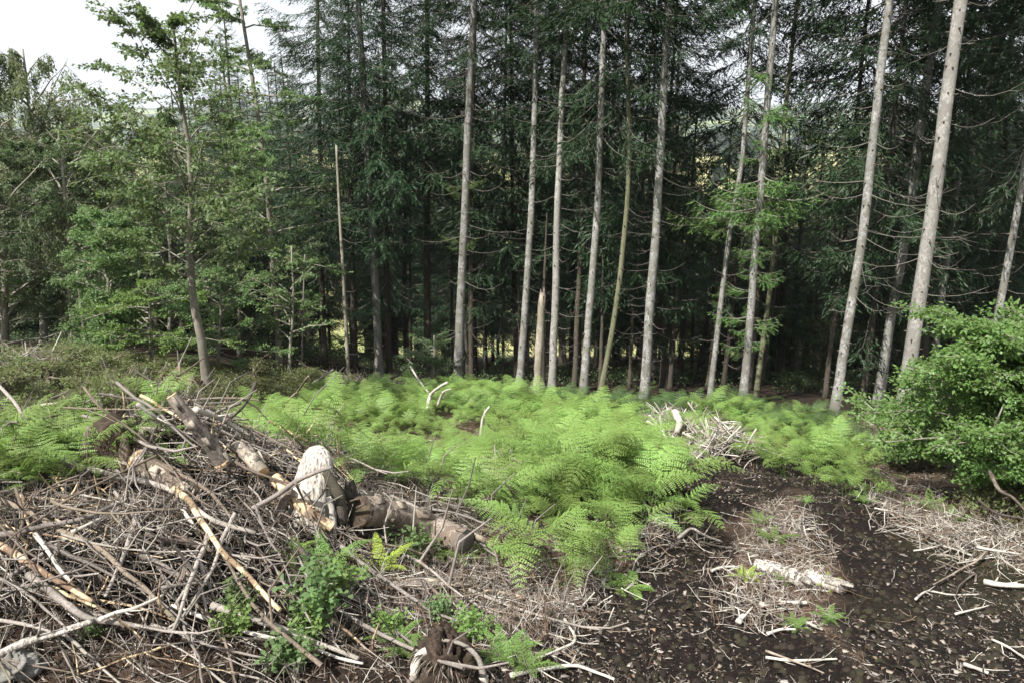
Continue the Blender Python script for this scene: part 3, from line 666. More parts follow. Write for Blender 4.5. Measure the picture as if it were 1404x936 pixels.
# green shoots clothing one spruce and low sprays elsewhere
def shoots(px_list, Y, seed, label, mat, size=.9):
    rg = np.random.RandomState(seed); mb = MB(); b = onplane(px_list[0][0], px_list[0][1], Y)
    for (x, y, s) in px_list:
        p = onplane(x, y, Y)
        for j in range(7):
            sp = sp_short[rg.randint(3)]; V = rotz(sp.V[0] * s * rg.uniform(.6, 1.1), rg.rand() * 6.28); V[:, 2] += rg.uniform(-.2, .2); V = V + np.array(tuple(p - b)); merge_into(mb, V, sp)
    o = mb.build('green_shoots', [M['dead_twig'], mat]); o.location = b; return tag(o, label, 'shoots')
for i, y in enumerate([(1019, 40), ]): pass

# ------------------------------------------------------------------ broadleaf trees and shrubs
def broad(name, px, wpx, label, cat, H, seed, Y=None, bark='beech_bark', leafm='beech', sides=10, z0=1., spread=2., nlimb=26, nsub=9, nleaf=26, grp=None, dmul=2.1, **kw):
    rg = np.random.RandomState(seed)
    b = at(*px[0]) if Y is None else onplane(px[0][0], px[0][1], Y)
    if Y is not None: b.z = float(ground(b.x, b.y))
    pts = [b] + [onplane(x, y, b.y) for x, y in px[1:]]; path = np.array([tuple(p - b) for p in pts])
    if path[-1, 2] < H: d = path[-1] - path[-2]; d /= np.linalg.norm(d); path = np.vstack([path, path[-1] + np.array([d[0] * .4, 0, 1]) * (H - path[-1, 2])])
    e = empty(name, b, label, cat, grp); r0 = wpx / FPX * depth(b) / 2
    new('trunk', trunk_mesh(rg, path, r0, .02, M[bark], stubs=False, sides=sides), e)
    lm, lv = leafy(seed, path[-1, 2], z0, spread, nlimb, nsub, int(nleaf * dmul), M[leafm], M[bark], path=path, **kw)
    new('limbs', lm, e); new('leaves', lv, e); return e
# the crooked beech by the earth mound, its neighbours
broad('beech_tree', [(285,543),(276,465),(264,400),(258,330),(262,270),(256,200),(246,135)], 13, 'crooked grey beech with airy leaf sprays beside the earth mound', 'tree', 6.6, 201, z0=1.9, spread=1.9, dmul=1.6, nlimb=44, nsub=10, nleaf=26, leaf=.075, el=(20, 65), flat=.6, droop=-.15, lr=.012)
broad('larch_tree', [(384,500),(381,440),(375,370),(366,250),(352,140),(330,0)], 9, 'tall thin larch between the beech and the thin bleached pole', 'tree', 12, 202, Y=20, z0=1.5, spread=1.7, nlimb=46, nsub=8, nleaf=34, leaf=.07, bark='beech_bark', leafm='beech', el=(-10, 30), flat=.4)
broad('sapling', [(396,515),(397,460),(399,400)], 4.5, 'slim pale sapling with sparse leaves next to the larch', 'sapling', 3.2, 203, Y=18, z0=.8, spread=.9, nlimb=14, nsub=5, nleaf=14, leaf=.07, leafm='beech')
broad('birch_tree', [(62,470),(52,330),(46,200)], 12, 'weeping birch with hanging grey-green leaves on the skyline', 'tree', 8.2, 204, Y=22, z0=1.5, spread=3.0, nlimb=40, nsub=11, nleaf=56, dmul=1.4, leaf=.07, leafm='birch', el=(20, 70), weep=.7, sub_l=.4, lr=.035)
broad('birch_tree', [(-40,470),(-30,330),(-20,200)], 12, 'weeping birch cut by the edge of the picture', 'tree', 8., 205, Y=21, z0=1., spread=2.8, nlimb=34, nsub=10, nleaf=52, dmul=1.4, leaf=.07, leafm='birch', el=(20, 70), weep=.7, sub_l=.4, lr=.035)
broad('birch_tree', [(165,480),(160,360),(150,255)], 11, 'dense rounded birch between the weeping birch and the crooked beech', 'tree', 6.3, 206, Y=22, z0=.8, spread=3.0, nlimb=36, nsub=10, nleaf=52, leaf=.07, leafm='birch', el=(10, 60), weep=.35, sub_l=.45, lr=.03)
broad('birch_tree', [(100,470),(95,330)], 10, 'low birch filling the hollow under the weeping birch', 'tree', 5.4, 216, Y=19.5, z0=.4, spread=2.6, nlimb=34, nsub=10, nleaf=50, leaf=.065, leafm='dark_leaf', el=(0, 60), weep=.3, sub_l=.45, lr=.03)
broad('birch_tree', [(5,470),(5,330)], 10, 'dark bushy tree under the birch at the very edge', 'tree', 5.2, 217, Y=19, z0=.3, spread=2.6, nlimb=34, nsub=10, nleaf=50, leaf=.065, leafm='dark_leaf', el=(0, 60), sub_l=.45, lr=.03)
broad('hawthorn', [(236,500),(236,360)], 6, 'dark hawthorn filling the space behind the crooked beech', 'shrub', 6.0, 207, Y=19.5, z0=.2, spread=2.3, nlimb=34, nsub=10, nleaf=46, leaf=.06, leafm='dark_leaf', el=(0, 60))
broad('hawthorn', [(330,510),(330,380)], 6, 'dark hawthorn between the crooked beech and the larch', 'shrub', 5.2, 208, Y=20.5, z0=.1, spread=2.2, nlimb=34, nsub=10, nleaf=46, leaf=.06, leafm='dark_leaf', el=(0, 60))
broad('column_shrub', [(148,480),(146,350)], 4, 'upright bright green shrub beside the bleached stake', 'shrub', 3.0, 209, Y=15.5, z0=.1, spread=.85, nlimb=46, nsub=8, nleaf=44, leaf=.05, leafm='beech', flat=1., el=(30, 70), prof=([0, .15, .8, 1], [.8, 1, .9, .4]))
broad('yellow_shrub', [(205,490),(205,420)], 4, 'low yellowish shrub with flat tiers next to the upright green one', 'shrub', 1.9, 210, Y=15.2, z0=.1, spread=1.3, nlimb=26, nsub=8, nleaf=34, leaf=.05, leafm='fern_green', el=(0, 35), flat=.2)
broad('hawthorn', [(300,520),(302,430)], 4, 'leafy shrub at the foot of the crooked beech', 'shrub', 2.4, 211, Y=17.5, z0=.1, spread=1.3, nlimb=22, nsub=8, nleaf=36, leaf=.055, leafm='beech', el=(0, 60))
broad('shrub', [(595,520),(595,460)], 4, 'small leafy shrub at the foot of the knotty spruce', 'shrub', 1.5, 212, Y=19, z0=.1, spread=.9, nlimb=16, nsub=7, nleaf=26, leaf=.05, leafm='dark_leaf', el=(0, 60))
broad('broadleaf_tree', [(1090,520),(1095,330)], 9, 'broadleaf tree showing grey-green among the dark spruces by the gap', 'tree', 9.0, 213, Y=27, z0=1., spread=3., nlimb=44, nsub=9, nleaf=40, leaf=.09, leafm='birch', el=(0, 60), lr=.03)
broad('broadleaf_tree', [(1010,520),(1010,330)], 9, 'broadleaf tree low behind the spruce with green shoots', 'tree', 8.0, 214, Y=29, z0=1., spread=2.8, nlimb=40, nsub=9, nleaf=40, leaf=.09, leafm='beech', el=(0, 60), lr=.03)
# the beech bush above the track
def bush(px, py, H, label, seed, spread, nlimb, nsub, nleaf, leafm='bush', leaf=.044, name='beech_bush', stems=5, Y=None, **kw):
    rg = np.random.RandomState(seed); b = at(px, py); e = empty(name, b, label, 'bush'); mb = MB()
    for k in range(stems):
        a = k * 6.28 / stems + rg.rand(); P = limb_path(rg, a, -.05, H * .8, R(rg.uniform(60, 82)), 8, .4); mb.tube(P, np.linspace(.022, .006, 8), 6)
    mb.build('stem', M['beech_bark'], e)
    lm, lv = leafy(seed, H, .2 * H, spread, nlimb, nsub, int(nleaf * 1.35), M[leafm], M['beech_bark'], leaf=leaf, **kw); new('limbs', lm, e); new('leaves', lv, e); return e
PF = ([0, .12, .5, .8, 1], [.55, 1., 1., .75, .35])
bush(1335, 690, 1.72, 'glossy green beech bush over the track, its crest sunlit', 301, .92, 76, 12, 38, el=(5, 60), lr=.012, prof=PF)
bush(1425, 690, 1.5, 'second beech bush merging behind the glossy one, cut by the edge', 302, 1.0, 60, 12, 40, el=(5, 60), lr=.012, prof=PF)
bush(1258, 642, .85, 'lower skirt of beech regrowth against the bracken', 303, .66, 50, 10, 30, el=(0, 55), lr=.01, prof=PF)

# ------------------------------------------------------------------ bracken
def lib(gen, n, mats, name): return source(name, [gen(np.random.RandomState(500 + k)).mesh(name, mats) for k in range(n)])
BR = lib(lambda r: frond(r, r.uniform(.5, .68), r.uniform(.38, .52), r.uniform(.28, .5), 14, r.uniform(.7, 1.25), 10), 10, [M['fern_green'], M['bracken']], 'bracken_frond')
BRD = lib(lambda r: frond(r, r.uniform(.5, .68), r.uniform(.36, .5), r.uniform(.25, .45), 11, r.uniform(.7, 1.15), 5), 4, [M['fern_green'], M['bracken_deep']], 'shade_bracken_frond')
def bed(name, poly, n, lift, src, label, smin=.3, smax=.88, seed=1, edgefade=True):
    rg = np.random.RandomState(seed); m = int(n / 7.5); A = sample_poly(poly, m * 3, lift, rg); keep = []
    dmin = .8 * math.sqrt(abs(sum(a.x * b.y - b.x * a.y for a, b in zip([at(x, y, lift) for x, y in poly], [at(x, y, lift) for x, y in poly[1:] + poly[:1]]))) / 2 / m)
    for a in A:
        if vn(a[0] / .55, a[1] / .55, 77) > .27: continue
        if not keep or np.min(np.sum((np.array(keep)[:, :2] - a[:2]) ** 2, 1)) > dmin ** 2: keep.append(a)
        if len(keep) >= m: break
    A = np.array(keep); m = len(A); hump = np.clip(vn(A[:, 0] / 1.1, A[:, 1] / 1.1, 33) + .5, 0, 1); hump = np.clip((hump - .5) * 2.3 + .5, 0, 1); sA = smin + (smax - smin) * np.clip(.02 + hump * .8 + .25 * rg.rand(m), 0, 1.15)
    k = np.repeat(np.arange(m), rg.randint(6, 10, m)); n = len(k); yaw = rg.rand(n) * 6.283
    off = np.stack([-np.sin(yaw), np.cos(yaw)], -1) * (rg.rand(n) * .10)[:, None]; P = A[k].copy(); P[:, :2] += off; P[:, 2] = ground(P[:, 0], P[:, 1])
    scatter(name, P, np.column_stack([rg.normal(.02, .16, n), rg.normal(0, .12, n), yaw]), sA[k] * rg.uniform(.6, 1.15, n), src, label, rg=rg)
FIELD = [(345, 575), (372, 548), (440, 536), (540, 540), (640, 536), (742, 552), (770, 580), (700, 612), (690, 640), (752, 668), (800, 690), (824, 712), (830, 752), (800, 782), (728, 780), (698, 748), (684, 706), (630, 676), (545, 655), (476, 642), (452, 610), (400, 600)]
MOUND = [(742, 556), (800, 560), (855, 577), (890, 608), (908, 638), (938, 668), (934, 686), (890, 688), (840, 698), (790, 676), (742, 650), (716, 622), (720, 590)]
bed('bracken', FIELD, 3700, .2, BR, 'bright bracken filling the ground between brash heap and track', seed=1)
bed('bracken', MOUND, 1150, .34, BR, 'rounded mound of bracken beside the dark track', .5, 1.0, seed=2)
bed('bracken', [(-30, 612), (-30, 590), (80, 586), (104, 600), (112, 640), (-30, 650)], 260, .2, BR, 'patch of bracken behind the brash heap', .5, .75, seed=3)
bed('bracken', [(195, 590), (210, 566), (335, 566), (345, 590), (250, 604)], 230, .2, BR, 'small patch of bracken between the broken stump and the bed', .4, .65, seed=33)
bed('bracken', [(930, 556), (1010, 548), (1110, 560), (1180, 585), (1190, 640), (1130, 622), (1060, 604), (985, 596), (940, 580)], 1200, .36, BR, 'bracken thicket at the foot of the leaning spruces', .4, .8, seed=4)
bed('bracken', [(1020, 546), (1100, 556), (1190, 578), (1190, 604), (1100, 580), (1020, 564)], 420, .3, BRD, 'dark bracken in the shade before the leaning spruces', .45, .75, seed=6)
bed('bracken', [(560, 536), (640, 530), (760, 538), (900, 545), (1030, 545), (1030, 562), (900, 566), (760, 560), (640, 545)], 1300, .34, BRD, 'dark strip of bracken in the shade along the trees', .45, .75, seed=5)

# ------------------------------------------------------------------ ground cover, litter
ru = np.random.RandomState(91)
UL = [leafy(910 + k, 2.2, .1, 1.1, 22, 8, 26, M['dark_leaf'], M['spruce_bark_dark'], leaf=.07, el=(0, 60)) for k in range(2)]
cnt = 0
while cnt < 26:
    y = ru.uniform(20, 32); x = ru.uniform(-.6, .72) * y
    if y < np.interp(x, [-16, -8, 0, 7, 14, 30], [22, 22, 21, 18.5, 17, 17]): continue
    px_, py_ = proj(x, y, float(ground(x, y)) + 1)
    if ru.rand() < .6 and px_ < 950: continue
    e = empty('undergrowth_shrub', (x, y, float(ground(x, y))), 'dark leafy shrub in the gloom between the spruce trunks', 'shrub', 'undergrowth shrubs in the shade of the wood'); sc_ = ru.uniform(.6, 1.25); e.scale = (sc_, sc_, sc_); e.rotation_euler = (0, 0, ru.rand() * 6)
    a, b_ = UL[cnt % 2]; new('limbs', a, e); new('leaves', b_, e); cnt += 1
LB = [leafy(920 + k, .5, .02, .45, 16, 6, 22, M['bilberry'], M['stick_brown'], leaf=.035, el=(10, 70)) for k in range(3)]
for k, (x, y) in enumerate([(30, 520), (70, 540), (110, 512), (150, 530), (185, 505), (205, 540), (320, 540), (350, 528), (15, 555), (130, 558), (430, 530), (90, 500), (170, 550), (365, 545)]):
    b = at(x, y); e = empty('low_bush', b, 'low olive bush on the rough bank below the birches', 'bush', 'low bushes on the rough bank'); sc_ = ru.uniform(.5, 1.1); e.scale = (sc_ * 1.2, sc_ * 1.2, sc_); e.rotation_euler = (0, 0, ru.rand() * 6)
    new('stems', LB[k % 3][0], e); new('leaves', LB[k % 3][1], e)
def clump(r, n=70, rad=.2, h=.25, leaf=.035):
    P = r.randn(n, 3) * [rad * .5, rad * .5, 0]; P[:, 2] = r.rand(n) * h; D = r.randn(n, 3) * .7 + [0, 0, .6]
    mb = MB(); V, T = kites(P, D, r.randn(n, 3), leaf * r.uniform(.7, 1.4, n), leaf * .6, .1); mb.add(V, T=T, m=1)
    for k in range(6): mb.tube([(0, 0, -.02), tuple(r.randn(3) * [.04, .04, 0] + [0, 0, h * .5]), tuple(r.randn(3) * [.09, .09, 0] + [0, 0, h])], [.003, .002, .001], 3, cap=False)
    return mb
BIL = lib(lambda r: clump(r), 4, [M['stick_brown'], M['bilberry']], 'bilberry_sprig')
def cover(name, poly, n, src, label, lo=.6, hi=1.3, seed=1, lift=.1, tilt=.2, dens=None, dz=0.):
    rg = np.random.RandomState(seed); P = sample_poly(poly, n, lift, rg, dens=dens); P[:, 2] += dz
    scatter(name, P, np.column_stack([rg.normal(0, tilt, (n, 2)), rg.rand(n) * 6.283]), rg.uniform(lo, hi, n), src, label, rg=rg)
BANK = [(-60, 560), (-60, 488), (0, 482), (100, 484), (220, 500), (260, 530), (220, 552), (120, 566), (0, 575)]
patchy = lambda x, y: np.clip(.2 + 3 * vn(x / 1.1, y / 1.1, 44) + .4, .06, 1)
cover('bilberry_cover', BANK, 3600, BIL, 'olive bilberry cover on the bank below the birches', seed=11, dens=patchy)
cover('bilberry_cover', [(220, 505), (330, 520), (480, 520), (480, 535), (380, 545), (250, 548)], 420, BIL, 'bilberry and weeds around the earth mound', seed=12)
cover('bilberry_cover', [(700, 560), (860, 558), (930, 585), (900, 600), (800, 590), (700, 585)], 420, BIL, 'yellowing weeds between the bracken beds', seed=13, lift=.3)
cover('bilberry_cover', [(1330, 700), (1460, 690), (1460, 640), (1400, 640)], 260, BIL, 'yellowish weeds under the bush', seed=14)
def splinter(r, L=.05, W=.012, bend=.3):
    n = 4; t = np.linspace(0, 1, n); P = np.stack([t * L - L / 2, np.cumsum(r.randn(n)) * L * r.choice([.03, .1, .2]), np.sin(t * 3.1) * L * .12 * bend], -1)
    mb = MB(); mb.tube(P, np.array([.7, 1, .9, .6]) * r.uniform(.6, 1.2, 4) * W / 2, 4, ell=r.uniform(.3, .8), rg=r, rough=.2); return mb
def twig(r, L=.3, rad=.0035, kids=3, seg=7, bend=.10, sides=4):
    P = np.zeros((seg, 3)); d = np.array([1., 0, 0])
    for k in range(1, seg): d = norm(d + r.randn(3) * [0, bend * 2.2, bend]); P[k] = P[k - 1] + d * L / (seg - 1)
    P -= P[seg // 2]; mb = MB(); mb.tube(P, np.linspace(rad, rad * .4, seg), sides, rg=r, rough=.15, cap=False)
    for _ in range(kids):
        k = r.randint(1, seg - 1); a = r.choice([-1, 1]) * r.uniform(.4, 1.1); dd = P[k + 1] - P[k]; dd = rotz(dd[None], a)[0]; dd = norm(dd + [0, 0, r.uniform(-.3, .4)]) * L * r.uniform(.15, .4)
        mb.tube([P[k], P[k] + dd * .5 + r.randn(3) * L * .02, P[k] + dd], [rad * .6, rad * .5, rad * .25], max(3, sides - 1), cap=False)
    return mb
UND = lib(lambda r: clump(r, 60, .35, .3, .06), 3, [M['stick_dark'], M['dark_leaf']], 'undergrowth_sprig')
nn = 1100; xx = ru.uniform(-.75, .85, nn * 3); yy = 15 + 17 * ru.rand(nn * 3); xx = xx * yy; kk = yy > np.interp(xx, [-16, -8, 0, 7, 14, 30], [23, 22.5, 21.5, 19, 17.5, 17]); xx, yy = xx[kk][:nn], yy[kk][:nn]; nn = len(xx)
scatter('forest_undergrowth', np.column_stack([xx, yy, ground(xx, yy)]), np.column_stack([ru.normal(0, .2, (nn, 2)), ru.rand(nn) * 6.28]), ru.uniform(.5, 1.4, nn), UND, 'dark low growth on the floor of the wood', rg=ru)
def flake(r, L=.03):
    m = r.randint(4, 7); a = np.sort(r.rand(m) * 6.283); p = np.stack([np.cos(a) * L * .5 * r.uniform(.7, 1.3, m), np.sin(a) * L * r.uniform(.15, .4) * r.uniform(.7, 1.3, m), r.randn(m) * .0015], -1)
    mb = MB(); V = np.concatenate([p, p + [0, 0, .004], [p.mean(0) + [0, 0, .005]]]); j = np.arange(m); k = (j + 1) % m
    mb.add(V, Q=np.stack([j, k, m + k, m + j], -1), T=np.stack([m + j, m + k, np.full(m, 2 * m)], -1)); return mb
CH = source('wood_splinter', [flake(np.random.RandomState(300 + k), np.random.RandomState(k).uniform(.02, .055)).mesh('wood_splinter', [[M['chip'], M['stick_brown'], M['stick_dark'], M['needle_litter'], M['stick_grey'], M['chip']][k % 6]], False) for k in range(9)] + [splinter(np.random.RandomState(k), np.random.RandomState(k).uniform(.014, .05), np.random.RandomState(k + 9).uniform(.003, .007)).mesh('wood_splinter', [[M['chip'], M['chip'], M['stick_brown'], M['needle_litter'], M['chip'], M['stick_grey'], M['bleached'], M['needle_litter']][k]]) for k in range(8)])
TWL = source('litter_twig', [twig(np.random.RandomState(k), .17, .0022, 3).mesh('litter_twig', [[M['chip'], M['stick_grey'], M['needle_litter'], M['bleached']][k % 4]]) for k in range(8)])
TWH = source('brash_twig', [twig(np.random.RandomState(80 + k), .5, .0042, 4, 7, .10).mesh('brash_twig', [[M['stick_grey'], M['stick_brown'], M['stick_grey'], M['stick_dark'], M['stick_grey'], M['bleached'], M['stick_brown'], M['stick_dark']][k % 8]]) for k in range(16)])
NEED = source('brown_needle_twig', [twig(np.random.RandomState(90 + k), .11, .0022, 4, 5, .3, 3).mesh('brown_needle_twig', [M['needle_litter'] if k % 3 else M['chip']]) for k in range(5)])
rgl = np.random.RandomState(31)
def field_mask(x, y):
    px, py = proj(x, y, ground(x, y))
    t = np.maximum(inpoly(px, py, RUT1), inpoly(px, py, RUT2)) * 1.
    return t
def litter(name, n, src, label, dens, x0=-4.5, x1=9, y0=1.8, y1=13, lo=.6, hi=1.4, tilt=.18, dz=.006, power=1.):
    out = []; tot = 0
    while tot < n:
        y = y0 + (y1 - y0) * rgl.rand(n * 2) ** power; x = rgl.uniform(-.85, 1.15, n * 2) * (y + .6)
        k = rgl.rand(n * 2) < dens(x, y); out.append(np.stack([x[k], y[k]], -1)); tot += k.sum()
    p = np.concatenate(out)[:n]; P = np.column_stack([p, ground(p[:, 0], p[:, 1]) + dz])
    sl = -.25
    scatter(name, P, np.column_stack([rgl.normal(sl, tilt, n), rgl.normal(0, tilt, n), rgl.rand(n) * 6.283]), lo + (hi - lo) * rgl.rand(n) ** 2.8, src, label, rg=rgl)
dt = lambda x, y: np.clip((1 - .45 * field_mask(x, y)) * (.45 + 1.5 * vn(x * 1.3, y * 1.3, 50)), .05, 1) * (heap(x, y) < .25)
dl = lambda x, y: np.clip((1 - .85 * field_mask(x, y)) * (.6 + 1.5 * vn(x * 1.1, y * 1.1, 51)), .03, 1) * (heap(x, y) < .3)
CLOD = None
litter('wood_chips', 78000, CH, 'pale wood chips strewn over the soil', dt, power=1.25, lo=.18, hi=1.25, dz=.006)
litter('twig_litter', 12500, TWL, 'thin pale twigs strewn over the soil', dl, power=1.2, tilt=.12, hi=1.7)
litter('brown_litter', 12500, NEED, 'reddish brown needle litter beside the ruts', dl, power=1.2)

def clod(r):
    n, m = 4, 7; V = [(0, 0, 1)]
    for i in range(1, n):
        for j in range(m): a = j / m * 6.283; f = i / (n - 1) * 1.9; k = r.uniform(.75, 1.25); V.append((math.sin(f) * math.cos(a) * k, math.sin(f) * math.sin(a) * k * .8, math.cos(f) * k * .7))
    V = np.array(V) * .022; T = [(0, 1 + j, 1 + (j + 1) % m) for j in range(m)]; Q = [(1 + i * m + j, 1 + (i + 1) * m + j, 1 + (i + 1) * m + (j + 1) % m, 1 + i * m + (j + 1) % m) for i in range(n - 2) for j in range(m)]
    mb = MB(); mb.add(V, Q=Q, T=T); return mb
CLOD = source('soil_crumb', [clod(np.random.RandomState(k)).mesh('soil_crumb', [M['soil']]) for k in range(6)])
litter('soil_crumbs', 11500, CLOD, 'dark crumbs of soil in the ruts', lambda x, y: np.clip(.15 + .85 * field_mask(x, y) + 1.2 * vn(x * 2, y * 2, 52), .02, 1) * (heap(x, y) < .3), power=1.2, lo=.2, hi=1.7, dz=-.004, tilt=.5)
# the fine brash that fills the heap
def heap_points(n, rg, up=.25):
    out = []; tot = 0
    while tot < n:
        x = rg.uniform(-6.2, .2, n * 3); y = rg.uniform(2.3, 8.3, n * 3); k = rg.rand(n * 3) < np.clip(heap(x, y) * 2.6 - .1, 0, 1)
        k |= (rg.rand(n * 3) < .25) & (x > -3.5) & (x < .1 + .25 * (y - 3)) & (y > 3) & (y < 6)
        out.append(np.stack([x[k], y[k]], -1)); tot += k.sum()
    p = np.concatenate(out)[:n]; return np.column_stack([p, ground(p[:, 0], p[:, 1]) + rg.rand(n) ** 1.4 * up * np.clip(heap(p[:, 0], p[:, 1]) * 2 + .15, 0, 1)])
rh = np.random.RandomState(55); n = 4600
P = heap_points(n, rh, .13); yaw = np.where(rh.rand(n) < .62, rh.normal(-.65, .4, n), rh.rand(n) * 6.28)
cx_, cy_ = np.cos(yaw) * .2, np.sin(yaw) * .2; pit = -np.arctan2(ground(P[:, 0] + cx_, P[:, 1] + cy_) - ground(P[:, 0] - cx_, P[:, 1] - cy_), .4)
scatter('brash_twigs', P, np.column_stack([rh.normal(0, .2, n), pit + rh.normal(0, .13, n), yaw]), rh.uniform(.4, 1.25, n), TWH, 'tangle of fine dead twigs filling the brash heap', rg=rh)
def debris(name, poly, n, src, label, seed, lift=.05, up=.15, lo=.5, hi=1.3, tilt=.3):
    rg = np.random.RandomState(seed); P = sample_poly(poly, n, lift, rg); P[:, 2] += rg.rand(n) * up
    scatter(name, P, np.column_stack([rg.normal(-.15, tilt, (n, 1)), rg.normal(0, tilt, (n, 1)), rg.rand(n) * 6.283]), rg.uniform(lo, hi, n), src, label, rg=rg)
PALE = source('bleached_twig', [twig(np.random.RandomState(190 + k), .8, .011 + .006 * (k % 2), 3, 7, .09).mesh('bleached_twig', [[M['bleached'], M['stick_grey'], M['chip']][k % 3]]) for k in range(6)])
debris('bleached_brash', [(888, 600), (900, 570), (950, 575), (1005, 600), (1040, 622), (980, 628), (920, 624)], 420, PALE, 'bleached brash pile at the edge of the bracken', 61, .1, .25, .5, 1.1, .4)
debris('bleached_brash', [(-40, 520), (-40, 490), (60, 488), (90, 500), (70, 522)], 160, PALE, 'bleached brash on the bank below the birches', 62, .1, .25, .5, 1.1, .4)
debris('brown_brash', [(420, 536), (450, 518), (560, 524), (640, 540), (560, 548)], 330, TWH, 'ridge of brown brash behind the bracken', 63, .1, .35, .7, 1.5, .35)
debris('brown_brash', [(660, 640), (700, 610), (760, 640), (730, 670), (690, 665)], 90, PALE, 'pale sticks showing in the gap between bracken beds', 64, .2, .3, .4, .9, .4)
debris('brown_brash', [(820, 740), (810, 690), (880, 690), (930, 700), (900, 760)], 240, TWL, 'brown twigs fringing the bracken', 65, .02, .08, .8, 1.6, .2)
debris('brown_brash', [(1200, 640), (1290, 700), (1404, 720), (1404, 770), (1260, 740), (1190, 690)], 420, TWL, 'pale twigs on the verge under the bush', 66, .02, .1, .8, 2., .2)
debris('bleached_brash', [(-30, 560), (-30, 500), (140, 500), (250, 520), (230, 550), (100, 562)], 150, PALE, 'pale brash scattered over the rough bank', 73, .02, .12, .2, .6, .2)
debris('brown_brash', [(100, 530), (230, 505), (250, 535), (200, 560), (90, 570)], 130, TWH, 'brown brash patches on the bank', 67, .02, .15, .4, 1., .2)
debris('pale_brash', [(1030, 730), (1060, 690), (1110, 705), (1130, 780), (1100, 830), (1050, 850), (1000, 820)], 230, PALE, 'pale broken sticks along the strip between the ruts', 70, .02, .05, .15, .4, .15)
debris('pale_brash', [(1200, 690), (1290, 700), (1404, 725), (1420, 800), (1330, 780), (1250, 745), (1190, 715)], 220, PALE, 'pale broken sticks along the verge of the track', 71, .02, .08, .15, .5, .15)
debris('pale_brash', [(760, 860), (700, 800), (790, 790), (870, 740), (850, 700), (950, 700), (960, 740), (870, 790), (800, 850)], 130, PALE, 'pale broken sticks between the bracken and the rut', 72, .02, .05, .15, .4, .15)
debris('brown_brash', [(1010, 740), (1050, 690), (1110, 700), (1140, 780), (1120, 850), (1040, 870), (960, 830)], 500, TWL, 'twigs on the ridge between the ruts', 68, .02, .05, .8, 1.6, .15)
debris('brown_brash', [(500, 760), (700, 760), (800, 830), (780, 900), (640, 860), (500, 850)], 600, TWL, 'twigs and chips spread in front of the log', 69, .02, .06, .8, 1.9, .15)

# ------------------------------------------------------------------ single sticks and branches, each lying where the photograph has it
def stick(pts, w, mat, label, lifts=(.1, .1), cat='branch', name='dead_branch', tip=.5, forks=2, sides=8, seed=0, endm=None, grp=None):
    rg = np.random.RandomState(900 + seed); n = len(pts); L = np.interp(np.linspace(0, 1, n), np.linspace(0, 1, len(lifts)), lifts)
    W = [at(x, y, l) for (x, y), l in zip(pts, L)]; b = W[0].copy(); P = spline([p - b for p in W], max(9, n * 3))
    sg = np.linalg.norm(P[-1] - P[0]); P += np.stack([np.convolve(rg.randn(len(P) + 2), [.3, .4, .3], 'valid') for _ in range(3)], -1) * .004 * min(1, sg)
    r0 = w / FPX * depth(W[n // 2]) / 2; rr = np.linspace(r0, r0 * tip, len(P)) * (1 + .07 * rg.randn(len(P)))
    mb = MB(); mb.tube(P, rr, sides, m=0, capm=1, rough=.06, rg=rg)
    for _ in range(forks):
        k = rg.randint(2, len(P) - 2); d = norm(P[k + 1] - P[k]); v = norm(rg.randn(3) + np.array([0, -.2, .5])); d = norm(d * .8 + v * .8) * rg.uniform(.04, .16)
        mb.tube([P[k], P[k] + d * .5, P[k] + d + np.array([0, 0, .01])], [rr[k] * .5, rr[k] * .35, rr[k] * .15], 5, m=0)
    o = mb.build(name, [M[mat], M[endm or mat]]); o.location = b
    return tag(o, label, cat, grp)
